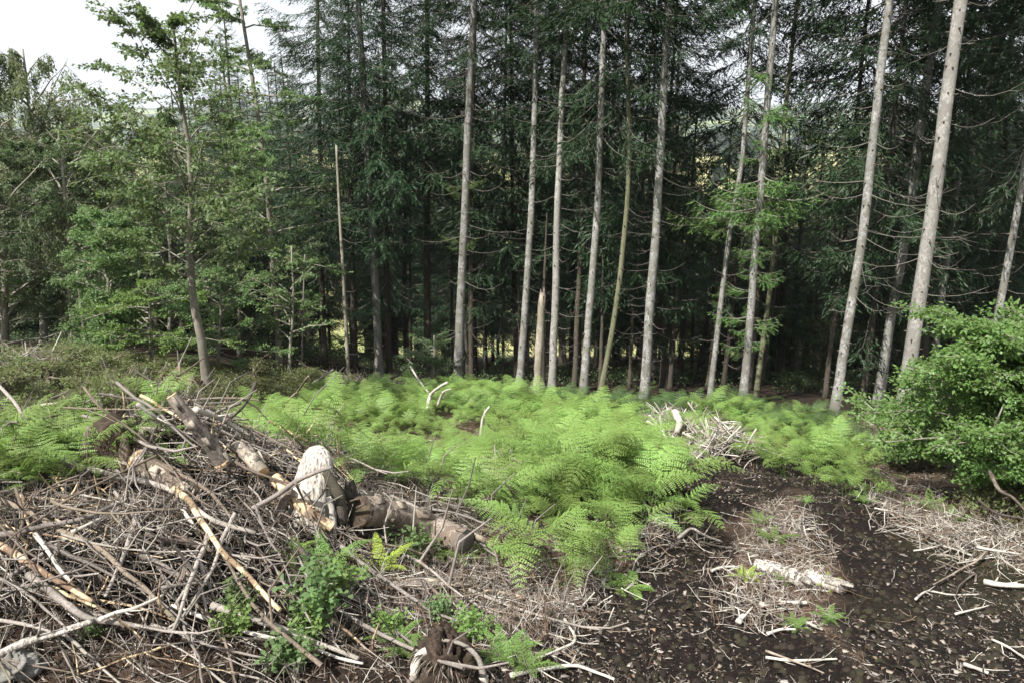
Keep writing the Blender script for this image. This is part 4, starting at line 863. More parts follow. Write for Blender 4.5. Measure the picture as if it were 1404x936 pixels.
ST = [
 ([(-8,520),(22,552),(37,577),(75,596),(107,610),(140,625),(175,637)], 5, 'stick_grey', 'long curved grey branch sweeping up over the patch of bracken', (.55,.35,.2,.12,.1)),
 ([(-8,612),(30,620),(75,625),(105,637),(160,652),(200,660),(240,674),(270,697),(294,714),(350,731)], 9.5, 'stick_grey', 'longest grey branch, running down the whole face of the heap', (.2,.16,.14,.14)),
 ([(50,604),(70,625),(100,640),(130,657)], 7, 'stick_dark', 'blackened branch end lying over the longest grey branch', (.26,.2,.17)),
 ([(238,670),(260,687),(275,712),(288,731),(306,758),(327,778),(352,803),(384,836)], 11, 'peeled', 'golden peeled limb bending down the face of the heap', (.15,.15,.12)),
 ([(243,690),(255,705),(267,722)], 8, 'bleached', 'short white stub hanging under the golden peeled limb', (.11,.10)),
 ([(268,561),(300,573),(330,590)], 9, 'bleached', 'pale broken limb pointing away above the leaning pole', (.45,.3,.2)),
 ([(350,524),(340,548),(326,565),(300,584)], 5, 'stick_dark', 'black hooked branch rising out of the debris by the pole', (.6,.45,.25)),
 ([(330,552),(300,563),(278,578)], 5, 'stick_grey', 'grey branch crossing behind the black hooked one', (.4,.3)),
 ([(188,553),(208,568),(225,578),(240,592)], 5, 'bleached', 'pale tipped stick in the green gap before the pole', (.45,.3,.2)),
 ([(115,530),(140,560),(162,575),(200,605),(235,642),(262,676),(300,700)], 3.5, 'stick_brown', 'thin brown rod passing over the broken stump', (.7,.5,.3,.2)),
 ([(-8,678),(30,697),(62,714),(82,727),(112,738),(150,763),(175,788),(200,808),(224,833),(241,850)], 9.5, 'stick_brown', 'long brown branch crossing the heap corner to corner', (.13,.13,.12)),
 ([(-8,733),(30,728),(62,720),(105,712),(140,700),(162,690)], 8.5, 'stick_grey', 'grey branch crossing over the long brown one', (.18,.18)),
 ([(158,695),(200,698),(247,698)], 6.5, 'stick_brown', 'mossy brown stick across the upper heap', (.12,.12)),
 ([(98,729),(130,714),(164,697)], 6, 'bleached', 'pale stick lying against the grey crossing branch', (.14,.15)),
 ([(-8,742),(30,765),(62,785),(95,805),(127,824)], 11, 'peeled', 'thick yellow peeled branch low on the heap', (.16,.15)),
 ([(40,788),(72,813),(100,835),(130,850),(175,855),(210,862)], 12, 'stick_grey', 'thick lichened grey branch with a bend', (.13,.13,.1)),
 ([(135,850),(160,839),(185,833),(224,815)], 7, 'bleached', 'white splintered fork lying on the lichened branch', (.16,.17,.2)),
 ([(-8,900),(30,882),(62,872),(95,862),(128,850)], 13, 'grain', 'split weathered limb ending at the lichened branch', (.12,.14)),
 ([(200,733),(224,740),(254,743),(292,755)], 10, 'stick_brown', 'stout brown stub sticking out in mid heap', (.1,.13)),
 ([(193,757),(219,773),(249,790),(267,800)], 10, 'stick_grey', 'short thick grey branch in mid heap', (.1,.1)),
 ([(222,806),(249,801),(282,797)], 7, 'stick_grey', 'short grey stick lying level in mid heap', (.13,.13)),
 ([(188,703),(175,745),(162,778),(145,817)], 8.5, 'stick_grey', 'lichened branch lying straight downhill across the others', (.1,.1)),
 ([(49,732),(70,760),(82,780),(97,797)], 7.5, 'bleached', 'white peeled stick near the yellow branch', (.19,.18)),
 ([(-8,849),(37,856),(72,866)], 6, 'stick_grey', 'grey stick above the split weathered limb', (.16,.14)),
 ([(0,792),(37,813),(75,845),(92,862)], 5, 'stick_grey', 'slim grey stick sloping under the yellow branch', (.17,.15)),
 ([(234,830),(264,840),(300,853),(350,869),(400,880),(450,896),(497,909)], 7, 'bleached', 'straight pale rod, lowest of the long sticks at the heap foot', (.06,.05)),
 ([(290,829),(350,850),(387,862),(425,877),(462,890),(492,902)], 10, 'stick_grey', 'rough grey rod just above the straight pale one', (.09,.05)),
 ([(207,855),(249,868),(287,885),(350,899),(372,902)], 5, 'stick_grey', 'slim rod at the foot of the heap', (.07,.04)),
 ([(467,748),(500,775),(537,800),(570,823),(600,840),(642,855)], 7, 'stick_grey', 'long straight branch running off the heap toward the mossy stump', (.13,.1,.06)),
 ([(477,811),(510,833),(550,838),(592,846)], 7.5, 'stick_grey', 'grey branch lying flat below the yellow fern', (.03,.03)),
 ([(526,764),(574,765),(612,772),(640,778),(682,778)], 5.5, 'stick_dark', 'long dark wavy branch in front of the log', (.06,.07,.05)),
 ([(665,811),(700,814),(722,821)], 7.5, 'peeled', 'short honey coloured limb on the chips', (.04,.03)),
 ([(572,783),(587,808),(581,827)], 4.5, 'stick_grey', 'short crooked twig beside the flat round log', (.09,.03)),
 ([(506,864),(502,835),(508,793)], 2.8, 'chip', 'thin upright twig in front of the yellow fern', (.02,.10,.2)),
 ([(410,750),(425,768),(444,782)], 8, 'stick_dark', 'dark branch end beside the green fern fronds', (.13,.1)),
 ([(346,697),(380,677),(405,660),(432,647),(454,640)], 8, 'stick_grey', 'lichened branch resting across the bleached stump', (.16,.3,.5,.66)),
 ([(405,662),(418,690),(424,718)], 4, 'stick_brown', 'brown side branch hanging before the bleached stump', (.45,.25,.2)),
 ([(400,594),(420,562),(440,530),(472,503)], 3.2, 'stick_grey', 'thin bare branch arching above the bracken', (.2,.5,.8,1.)),
 ([(380,562),(407,537),(423,515)], 3.2, 'stick_brown', 'thin brown branch leaning over the bracken', (.3,.5,.7)),
 ([(428,526),(457,506)], 4, 'stick_grey', 'grey stick poking up from the brash ridge', (.3,.7)),
 ([(563,502),(575,522),(592,542)], 3.5, 'bleached', 'thin white branch leaning toward the white antler branch', (.8,.6,.4)),
 ([(586,560),(590,542),(600,532),(613,524)], 6, 'bleached', 'white antler shaped branch standing in the bracken', (.3,.55,.8)),
 ([(600,556),(607,538),(618,533)], 4, 'bleached', 'hooked white branch beside the antler shaped one', (.4,.65,.75)),
 ([(659,597),(662,572),(671,557)], 4.5, 'bleached', 'bare white twig standing up amid the bracken', (.3,.55,.7)),
 ([(810,690),(830,694),(852,702),(880,700)], 5, 'bleached', 'pale branch at the bracken edge beside the track', (.08,.06)),
 ([(880,684),(888,698),(893,708)], 5, 'bleached', 'short white stick leaning at the bracken edge', (.2,.03)),
 ([(700,925),(745,917),(787,912),(820,922),(842,931)], 6.5, 'bleached', 'curved pale branch lying on the soil by the mossy stump', (.03,.03)),
 ([(774,848),(787,868),(787,880),(770,888),(735,902)], 5, 'bleached', 'pale crooked branch with a knobbed end on the dark soil', (.05,.05)),
 ([(760,885),(783,900),(800,915)], 3.2, 'chip', 'side twig linking the two pale soil branches', (.04,.03)),
 ([(715,898),(745,895),(772,905),(787,912)], 4, 'bleached', 'forked pale stick touching the curved one', (.05,.03)),
 ([(1042,829),(1070,826),(1107,826)], 8, 'bleached', 'short pale pole between the ruts', (.04,.04)),
 ([(1350,797),(1375,801),(1412,803)], 9, 'bleached', 'white barkless limb at the verge of the track', (.05,.05)),
 ([(1255,821),(1271,810),(1300,814),(1342,814)], 3.6, 'bleached', 'forked white stick lying in the rut', (.03,.04)),
 ([(1337,797),(1338,785),(1318,800),(1310,816)], 3, 'chip', 'crooked twig over the forked white stick', (.02,.07)),
 ([(1310,841),(1335,835),(1357,829)], 3.2, 'bleached', 'thin white twig below the forked one', (.03,.03)),
 ([(1362,732),(1352,755),(1338,770),(1315,780),(1280,800)], 4, 'chip', 'long bent twig arching across the rut', (.12,.06,.03)),
 ([(1340,684),(1365,702),(1390,708),(1415,714)], 5, 'chip', 'pale branch under the bush pointing at the track', (.2,.3)),
 ([(1357,646),(1370,671),(1388,681),(1410,704)], 5.5, 'chip', 'tall pale branch leaning out from the verge', (.55,.4,.3)),
 ([(1339,749),(1365,754),(1392,758)], 4.5, 'bleached', 'bleached stick lying level on the verge', (.12,.1)),
 ([(1050,900),(1090,905),(1148,902)], 4.5, 'bleached', 'pale twig at the lower edge between the ruts', (.04,.03)),
 ([(1050,892),(1095,908),(1130,922)], 4, 'chip', 'slim twig crossing the lower pale one', (.05,.03)),
 ([(1052,868),(1072,862),(1091,862)], 5, 'bleached', 'white splinter lying above the lower pale twigs', (.03,.03)),
 ([(1100,850),(1112,856),(1128,862)], 6, 'bleached', 'white wedge of split wood on the rut edge', (.03,.03)),
 ([(1322,910),(1340,916),(1355,922)], 7, 'bleached', 'short white stub on the dark soil', (.03,.03)),
 ([(1360,876),(1385,888),(1406,903)], 4, 'bleached', 'slim white twig entering over the dark soil', (.03,.03)),
 ([(1012,853),(1019,842)], 9, 'bleached', 'small upright white chip beside the rut', (.02,.05)),
 ([(960,742),(985,748),(1012,752)], 3.5, 'chip', 'thin stick lying across the dark rut', (.03,.03)),
 ([(975,782),(990,777),(1008,776)], 4.5, 'bleached', 'pale curved stick pointing at the split log', (.03,.05)),
 ([(930,737),(948,724),(965,733),(990,742)], 5, 'stick_grey', 'arched root by the dark rut', (.03,.1,.03)),
 ([(645,662),(655,640),(668,624)], 4, 'stick_grey', 'grey stick in the break of the bracken', (.1,.3)),
 ([(690,640),(705,628),(720,610)], 5, 'stick_grey', 'stout grey stick rising where two bracken beds meet', (.2,.35)),
 ([(886,578),(905,585),(925,600)], 5, 'bleached', 'thick pale stick on the near slope of the bleached brash pile', (.35,.25)),
 ([(893,572),(912,596),(918,612)], 5, 'bleached', 'pale stick leaning across the bleached brash pile', (.4,.2)),
 ([(905,568),(908,590),(915,606)], 4.5, 'bleached', 'white stick standing up in the bleached brash pile', (.5,.25)),
 ([(900,606),(925,612),(955,618)], 7, 'bleached', 'white limb lying along the foot of the bleached brash pile', (.12,.08)),
 ([(925,566),(932,578),(928,592)], 13, 'bleached', 'broad white chunk crowning the bleached brash pile', (.45,.4,.3)),
 ([(935,592),(960,604),(985,606)], 5, 'bleached', 'pale stick tailing off the bleached brash pile', (.25,.15)),
 ([(950,612),(975,600),(1000,590)], 4.5, 'bleached', 'pale stick pointing up beyond the bleached brash pile', (.1,.25)),
 ([(108,372),(112,420),(118,472)], 1, 'snag', 'x', (0,)),
]
ST = [s for s in ST if s[3] != 'x']
for k, (p, wd, mt, lb, lf) in enumerate(ST):
    stick(p, wd, mt, lb, lf, seed=k, forks=3 if wd < 7 else 2, sides=10 if wd > 8 else 7, tip=.55 if wd > 4 else .4)
# middling sticks of the heap, individuals built in a loop
rs = np.random.RandomState(77); nmid = 295
SM = []
for k in range(16):
    r = np.random.RandomState(700 + k); SM.append(twig(r, r.uniform(.9, 1.6), r.uniform(.008, .018), r.randint(1, 4), 9, .045, 7).mesh('heap_stick', [[M['stick_grey'], M['stick_brown'], M['stick_grey'], M['stick_brown'], M['peeled'], M['stick_grey'], M['stick_dark'], M['stick_grey']][k % 8]]))
P = heap_points(nmid, rs, .26)
for k in range(nmid):
    mi = rs.randint(16); o = link(bpy.data.objects.new('heap_stick', SM[mi])); o.location = P[k] + np.array([0, 0, .03])
    s = rs.uniform(.5, 1.15); yw = rs.normal(-.6, .38) if rs.rand() < .72 else rs.rand() * 6.28; c_, s_ = math.cos(yw) * .5 * s, math.sin(yw) * .5 * s
    pt = -math.atan2(float(ground(P[k][0] + c_, P[k][1] + s_) - ground(P[k][0] - c_, P[k][1] - s_)), s)
    o.rotation_euler = (rs.normal(0, .1), pt + rs.normal(0, .09), yw); o.scale = (s, s, s)
    qx, qy = proj(*P[k]); col_ = {'w': 'grey weathered', 'b': 'brown barked', 'p': 'yellow peeled', 'd': 'blackish'}[SM[mi].materials[0].name[0]]
    where = 'under the broken stump' if qy < 690 and qx < 200 else 'by the flaking log' if qy < 690 and qx < 330 else 'near the bleached stump' if qy < 720 else 'beside the lichened bent branch' if qx < 160 and qy < 850 else 'around the golden peeled limb' if qx < 330 and qy < 820 else 'by the brambles on the flank' if qy < 820 else 'near the stone at the foot' if qx < 200 else 'low among the long rods'
    tag(o, '%s %s stick crossing others %s of the heap' % ('long' if s > .82 else 'short', col_, where) if where.endswith(('flank', 'foot')) else '%s %s heap stick crossing others %s' % ('long' if s > .82 else 'short', col_, where), 'stick', 'sticks crossing in the brash heap')

SMS = source('brash_pole', SM + [twig(np.random.RandomState(750 + k), .8, .010, 1, 8, .05, 6).mesh('brash_pole', [[M['stick_grey'], M['stick_dark'], M['stick_brown'], M['stick_grey']][k % 4]]) for k in range(8)])
n = 1400; P = heap_points(n, rs, .14); yaw = np.where(rs.rand(n) < .75, rs.normal(-.6, .33, n), rs.rand(n) * 6.28); cx_, cy_ = np.cos(yaw) * .35, np.sin(yaw) * .35
pit = -np.arctan2(ground(P[:, 0] + cx_, P[:, 1] + cy_) - ground(P[:, 0] - cx_, P[:, 1] - cy_), .7)
scatter('brash_poles', P, np.column_stack([rs.normal(0, .2, n), pit + rs.normal(0, .07, n), yaw]), rs.uniform(.25, .75, n), SMS, 'thin sticks packed between the larger ones in the brash heap', rg=rs)

# ------------------------------------------------------------------ logs, stumps, snags
def log(pts, w0, w1, bark, cut, label, lifts=(.1, .1), name='log', seed=0, sides=28, rough=.035, cuts=(True, True)):
    rg = np.random.RandomState(seed); L = np.interp(np.linspace(0, 1, len(pts)), np.linspace(0, 1, len(lifts)), lifts)
    W = [at(x, y, l) for (x, y), l in zip(pts, L)]; b = W[0].copy(); P = spline([p - b for p in W], 44)
    ra, rb = w0 / FPX * depth(W[0]) / 2, w1 / FPX * depth(W[-1]) / 2; rr = np.linspace(ra, rb, 44) * (1 + .05 * vn(np.arange(44) * .35, np.arange(44) * 0, seed) + .012 * rg.randn(44))
    e = empty(name, b, label, 'log')
    mb = MB(); mb.tube(P, rr, sides, rough=rough, rg=rg, cap=False); mb.build('bark', M[bark], e)
    for on, i, j in ((cuts[0], 0, 1), (cuts[1], -1, -2)):
        if not on: continue
        d = norm(P[i] - P[j]); c = MB(); c.tube([P[i] - d * .03, P[i] - d * .012, P[i] + d * .002], [rr[i] * .99, rr[i] * .985, rr[i] * .93], sides, rough=.02, rg=rg); c.build('cut_end', M[cut], e)
    # flakes of loose bark
    for k in range(14):
        q = rg.randint(1, 43); d = norm(P[min(q + 1, 43)] - P[q - 1]); v = norm(np.cross(d, rg.randn(3))); v[2] = abs(v[2]); s = norm(np.cross(d, v)); wd = rr[q] * .35; ln = rg.uniform(.05, .14)
        c = P[q] + v * rr[q] * 1.0; f = MB()
        A = [c - s * wd, c + s * wd, c + s * wd * .7 + d * ln + v * .008, c - s * wd * .8 + d * ln * .9 + v * .012]
        f.add([a - v * .004 for a in A] + [a + v * .006 for a in A], Q=[(4, 5, 6, 7), (3, 2, 1, 0), (0, 1, 5, 4), (1, 2, 6, 5), (2, 3, 7, 6), (3, 0, 4, 7)]); f.build('bark_flake', M[bark], e, smooth=False)
    return e
log([(492, 700), (530, 704), (590, 722), (638, 744)], 42, 37, 'peeling_bark', 'cut_grey', 'stout barked log in front of the bracken, grey sawn end outward', (.25, .22, .17), seed=1, sides=34)
[o for o in C.objects if o.name == 'cut_end'][0].data.materials[0] = M['earth']
log([(235, 542), (262, 577), (285, 605), (306, 637)], 16, 22, 'pole_bark', 'cut_wood', 'smooth grey pole leaning out of the debris with a sawn top', (.75, .5, .2), seed=2)
log([(186, 630), (215, 646), (240, 660), (268, 674)], 34, 24, 'log_bark', 'cut_wood', 'flaking pinkish log lying between the broken stump and golden limb', (.10, .12), seed=3)
log([(378, 655), (400, 680), (425, 703), (455, 722)], 17, 15, 'peeled', 'cut_wood', 'orange brown pole with a sawn round end beside the bleached stump', (.22, .18, .1), seed=4)
log([(360, 648), (345, 628), (325, 612)], 20, 18, 'pole_bark', 'cut_wood', 'short log showing a round yellow sawn end at the back of the heap', (.22, .22), seed=5)
log([(540, 802), (585, 800), (624, 799)], 12, 14, 'pole_bark', 'cut_grey', 'short round log lying level on the chips', (.04, .04), seed=6)
log([(1036, 773), (1060, 780), (1082, 788), (1106, 800)], 16, 20, 'grain', 'cut_grey', 'bleached split log between the ruts', (.05, .05), seed=7)
log([(1108, 788), (1130, 797), (1156, 806)], 17, 17, 'grain', 'cut_grey', 'shorter bleached log end to end with the split one', (.05, .05), seed=8)
def dome(seed, r, h, n=20, rough=.25, sq=1.):
    rg = np.random.RandomState(seed); m = 28; V = []
    for i in range(n + 1):
        f = i / n * math.pi * .56
        for j in range(m):
            a = j / m * 6.283; k = 1 + rough * 2 * (float(vn(3 * math.cos(a) + 9, 3 * math.sin(a) + i * .35, seed)) + .5 * float(vn(8 * math.cos(a) + 3, 8 * math.sin(a) + i * .9, seed + 1)))
            V.append((r * math.sin(f) * math.cos(a) * k, sq * r * math.sin(f) * math.sin(a) * k, h * math.cos(f) * k))
    V = np.array(V); V[:m] = V[:m].mean(0); i = np.arange(n)[:, None] * m; j = np.arange(m)[None, :]; j2 = (j + 1) % m
    mb = MB(); mb.add(V, Q=np.stack([i + j, i + m + j, i + m + j2, i + j2], -1).reshape(-1, 4)); return mb
def root(P, r0, r1, mat, parent, name='root', sides=8, seed=0):
    rg = np.random.RandomState(seed); mb = MB(); Q = spline(P, 12); mb.tube(Q, np.linspace(r0, r1, 12) * (1 + .08 * rg.randn(12)), sides, rough=.08, rg=rg); return mb.build(name, M[mat], parent)
# bleached stump beside the log
b = at(425, 720, 0); s = depth(b) / FPX
e = empty('bleached_stump', b, 'tall bleached stump with a smooth rounded face beside the log', 'stump')
mb = MB(); zz = np.array([-.06, .06, .2, .36, .50, .60, .66, .69]) * (105 * s / .69)
mb.tube(np.stack([np.array([0, 0, .004, .01, .03, .04, .045, .05]) * 1.4, np.array([0, .0, .02, .05, .09, .12, .14, .15]), zz], -1), np.array([31, 29, 27, 25, 23, 20, 14, 4]) * s, 30, ell=.7, rough=.09, rg=np.random.RandomState(5))
mb.build('face', M['grain'], e)
root([(.15, -.06, .24), (.175, -.08, .16), (.18, -.10, .07), (.165, -.11, -.06)], .018, .034, 'grain', e, seed=3)
root([(.12, .03, .38), (.17, .0, .31), (.22, -.03, .22), (.23, -.05, .05)], .03, .04, 'stick_dark', e, seed=5)  # dark piece standing in for the shaded hollow behind the face
root([(-.1, -.05, .3), (-.16, -.1, .15), (-.2, -.15, -.05)], .03, .05, 'log_bark', e, seed=6)
# hollow between stump and log: the root end of the log
b = at(482, 720, 0); e = empty('rotten_root', b, 'dark rotten root end wedged between bleached stump and log', 'root')
dome(9, .15, .24, rough=.45).build('core', M['stick_dark'], e)
for k in range(6): root([(0, 0, .2), (.12 * math.cos(k * 1.1 + 3), -.08, .2 - .04 * k), (.2 * math.cos(k * 1.1 + 3), -.16, .05)], .022, .012, ['stick_dark', 'stick_brown', 'stick_grey'][k % 3], e, seed=k)
# broken stump on the heap
b = at(152, 628, .02); s = depth(b) / FPX
e = empty('broken_stump', b, 'broken brown stump with a hollow cut face on top of the heap', 'stump')
r = np.random.RandomState(8); mb = MB(); mb.tube([(0, 0, -.1), (0, .02, .1), (.02, .05, .22), (.03, .08, 44 * s)], np.array([34, 30, 25, 16]) * s, 24, rough=.16, rg=r, jag=.12); mb.build('core', M['earth'], e)
for k in range(15):
    a = k / 15 * 6.283 + r.uniform(-.15, .15)
    if -1.9 < (a if a < 3.14 else a - 6.283) < -1.3: continue
    h = r.uniform(26, 60) * s; c = np.array([math.cos(a) * 37 * s, math.sin(a) * 34 * s, -.05]); d = np.array([.03, .08, 0]); mb = MB()
    mb.tube([c, c * .97 + d * .5 + [0, 0, h * .6], c * .9 + d + [r.randn() * .02, 0, h]], [10 * s, 9 * s, 3 * s], 7, rough=.2, rg=r, ell=.6); mb.build('bark_slab', M[['pole_bark', 'stick_brown', 'log_bark'][k % 3]], e)
# rotten stump ruin in the bracken
b = at(383, 592, .05); s = depth(b) / FPX; e = empty('stump', b, 'rotten stump of dark upright splinters in the bracken', 'stump'); r = np.random.RandomState(4)
dome(12, 20 * s, 14 * s, rough=.3).build('core', M['rot'], e)
for k in range(11):
    a = k / 11 * 6.283; h = r.uniform(16, 34) * s; c = np.array([math.cos(a) * 20 * s, math.sin(a) * 14 * s, 0]); mb = MB()
    mb.tube([c, c * 1.05 + [0, 0, h * .6], c * 1.1 + [r.randn() * .02, 0, h]], [5 * s, 4 * s, 1.5 * s], 6, rough=.2, rg=r, ell=.5); mb.build('splinter', M[['rot', 'stick_dark', 'stick_brown', 'stick_grey'][k % 4]], e)
# earth mound with roots by the crooked beech
b = at(240, 545, 0); s = depth(b) / FPX; e = empty('root_plate', b, 'brown earth root plate in front of the crooked beech', 'mound'); r = np.random.RandomState(14)
dome(15, 34 * s, 36 * s, rough=.2).build('earth', M['needle_litter'], e)
for k in range(12):
    a = r.uniform(-2.6, .2); p = np.array([math.cos(a) * 30 * s, math.sin(a) * 28 * s, r.uniform(.05, .3)]); root([p * .6, p * 1.05, p * 1.35 + [0, 0, r.uniform(-.2, .25)]], .015, .004, 'stick_brown', e, seed=k, sides=5)
# mossy stump low in front
b = at(612, 930, .0); s = depth(b) / FPX; e = empty('mossy_stump', b, 'low crumbling stump with pale curved roots, nearest the viewer', 'stump')
dome(22, 47 * s, 64 * s, rough=.26, n=30).build('core', M['earth'], e)
root([(-44*s, -.05, -.05), (-40*s, -.06, 28*s), (-34*s, -.04, 46*s), (-16*s, -.03, 56*s)], 8*s, 5*s, 'bleached', e, seed=1, sides=10)
root([(-60*s, -.05, -.05), (-48*s, -.08, 8*s), (-40*s, -.07, 22*s)], 6*s, 5*s, 'stick_grey', e, seed=4, sides=10)
root([(-4*s, -.02, 66*s), (22*s, -.03, 62*s), (44*s, -.06, 48*s), (52*s, -.1, 26*s)], 2*s, 4.5*s, 'stick_grey', e, seed=2, sides=10)
root([(52*s, -.1, 26*s), (56*s, -.12, 8*s), (62*s, -.14, -.03)], 6*s, 4*s, 'bleached', e, seed=3)
for k in range(110):
    r = np.random.RandomState(k); a = r.uniform(-3, .1); p = np.array([math.cos(a) * 42 * s, math.sin(a) * 40 * s, r.uniform(2, 52) * s]); root([p * [.8, .8, 1], p * [1.05, 1.05, .95], p * [1.15, 1.15, .8]], .0035, .0015, ['stick_brown', 'chip', 'stick_dark'][k % 3], e, 'root_hair', 4, k)
# standing snag, slim poles, stake
def snag(px, w, mat, label, name, jag=.25, top=.75, sides=12, Y=None, stubs=0, grp=None):
    b = at(*px[0]) if Y is None else onplane(px[0][0], px[0][1], Y)
    if Y is not None: b.z = float(ground(b.x, b.y))
    P = np.array([tuple(onplane(x, y, b.y) - b) for x, y in px[1:]]); P = np.vstack([[0, 0, -.2], P]); W = spline(P, 18); s = depth(b) / FPX * w / 2
    r = np.random.RandomState(len(label)); rr = np.linspace(s, s * top, 18) * (1 + .04 * r.randn(18)); rr[-1] *= .9
    e = empty(name, b, label, 'snag', grp); mb = MB(); mb.tube(W, rr, sides, rough=.08, rg=r, jag=jag); mb.build('trunk', M[mat], e)
    if jag > .1:
        for k, (a, h) in enumerate(((.4, .30), (2.2, .16), (3.6, .22), (5., .1))):
            c = W[-1] + np.array([math.cos(a), math.sin(a), 0]) * rr[-2] * .62; sb = MB(); sb.tube([c - [0, 0, .1], c + [0, 0, h * .5], c + [r.randn() * .01, 0, h]], [rr[-2] * .42, rr[-2] * .3, .003], 5, rough=.2, rg=r); sb.build('splinter', M[mat], e, smooth=False)
    if stubs: new('dead_branches', dead_branches(r, W, None, .8, W[-1][2], .3, .6, 2, .7).mesh('dead_branches', [M['dead_twig']]), e, kind='stuff')
    return e
snag([(735, 556), (738, 500), (741, 450), (743, 412)], 11.5, 'snag', 'broken barkless snag with a splintered top standing in the bracken', 'broken_snag', .28, .8)
snag([(116, 470), (111, 420), (106, 372)], 5, 'stick_grey', 'slim bleached stake leaning beside the upright green shrub', 'dead_stake', .03, .8, 8, 16.5)
snag([(478, 522), (472, 400), (466, 300), (461, 200)], 5.5, 'beech_bark', 'thin bleached dead pole, very straight, before the dark trunks', 'dead_pole', .05, .5, 8, 19.5, 1)
snag([(413, 515), (415, 440), (418, 350)], 3, 'stick_grey', 'hair thin dead pole beside the slim pale sapling', 'dead_pole', .03, .5, 6, 19)
# stone at the foot of the heap
b = at(22, 925, 0); e = dome(31, .12, .09, rough=.4, sq=.7).build('stone', M['stone']); e.location = b + Vector((0, 0, .02)); tag(e, 'rounded grey stone at the foot of the brash heap', 'stone')

# ------------------------------------------------------------------ single small plants
def plant(px, py, mb, mats, label, name, cat, scale=1., rz=0., grp=None):
    b = at(px, py); o = mb.build(name, mats); o.location = b; o.scale = (scale,) * 3; o.rotation_euler = (0, 0, rz); return tag(o, label, cat, grp)
FG = [M['fern_green'], M['bracken']]
plant(862, 808, rosette(np.random.RandomState(1), 6, .26, .12, .02, 14, .8, 6), [M['fern_green'], M['bracken']], 'star shaped young fern alone at the edge of the dark soil', 'young_fern', 'fern')
plant(522, 784, rosette(np.random.RandomState(2), 5, .26, .13, .04, 13, .35, 6), [M['fern_yellow'], M['fern_yellow']], 'bright yellow fern in front of the log', 'young_fern', 'fern')
plant(447, 790, rosette(np.random.RandomState(3), 6, .3, .13, .05, 13, .5, 6), [M['fern_green'], M['fern_green']], 'deep green fern at the brink of the heap', 'young_fern', 'fern', 1.1)
plant(400, 765, rosette(np.random.RandomState(13), 4, .2, .1, .03, 11, .6, 5), [M['fern_yellow'], M['fern_green']], 'small yellow green fern deep among the heap sticks', 'young_fern', 'fern')
for k, (x, y, lb, s) in enumerate([(560, 762, 'feathery fern hiding the middle of the log', 1.), (592, 766, 'feathery fern under the log near its sawn end', .95), (625, 772, 'low fern touching the sawn end of the log', .8), (672, 768, 'fern spreading past the sawn end of the log', 1.), (700, 772, 'fern leaning from the bracken over the chips', 1.)]):
    plant(x, y, rosette(np.random.RandomState(20 + k), 6, .28, .13, .04, 13, .6, 6), [M['fern_green'], M['fern_green'] if k < 3 else M['bracken']], lb, 'young_fern', 'fern', s)
for k, (x, y, lb, s) in enumerate([(235, 640, 'lone fern frond rising over the heap behind the flaking log', .9), (205, 612, 'yellow green fern tucked beside the broken stump', 1.1), (300, 640, 'fern frond at the foot of the smooth grey pole', .8)]):
    plant(x, y, rosette(np.random.RandomState(40 + k), 4, .3, .13, .08, 13, .5, 6), FG, lb, 'young_fern', 'fern', s)
for k, (x, y, lb, s) in enumerate([(690, 905, 'yellowish feathery fern beside the crumbling stump', 1.), (722, 918, 'low fern at the lower edge between stump and soil', .9), (655, 868, 'feathery weed just behind the crumbling stump', .8), (545, 880, 'feathery weed before the crumbling stump', .8), (560, 900, 'small yellow fern by the pale curved root', .7), (1062, 745, 'light green fern on the ridge between the ruts', 1.), (1040, 720, 'smaller light fern up the ridge between the ruts', .8), (1022, 795, 'yellow green tuft against the bleached split log', .7), (1080, 800, 'green tuft growing over the bleached split log', .6), (1140, 806, 'yellow tuft on the shorter bleached log', .6), (1136, 852, 'yellow green tuft below the shorter bleached log', .6), (1090, 862, 'sparse green tuft beside the white splinter', .6), (1275, 700, 'fern growing at the foot of the beech bush', 1.2), (1310, 715, 'small fern on the verge near the beech bush', .9), (1185, 690, 'low green tuft on the soil before the beech regrowth', .8), (1105, 690, 'tiny green tuft at the far end of the ruts', .6), (940, 694, 'yellow green fern spilling over the track edge', 1.), (1385, 690, 'yellow green fern among weeds under the bush', 1.3)]):
    yl = 'yellow' in lb
    plant(x, y, rosette(np.random.RandomState(60 + k), 7, .2, .085, .02, 12, .45, 5), [M['fern_green'], M['fern_yellow'] if yl and k % 2 else M['fern_green']], lb, 'young_fern', 'fern', s * 1.1)
def weed(r, n=9, h=.2, leaf=.036):
    mb = MB(); KP, KD = [], []
    for k in range(n):
        a = r.rand() * 6.3; P = limb_path(r, a, 0, h * r.uniform(.7, 1.3), R(r.uniform(45, 80)), 6, .4); mb.tube(P, np.linspace(.003, .0012, 6), 3, m=0, cap=False)
        for q in range(1, 6):
            for _ in range(6): KP.append(P[q] + r.randn(3) * .02); KD.append(r.randn(3) * [1, 1, .5] + [0, -.2, .1])
    m = len(KP); V, T = kites(np.array(KP), np.array(KD), r.randn(m, 3) * .4 + [-.2, -.4, 1], leaf * r.uniform(.6, 1.2, m), leaf * .7, .12); mb.add(V, T=T, m=1); return mb
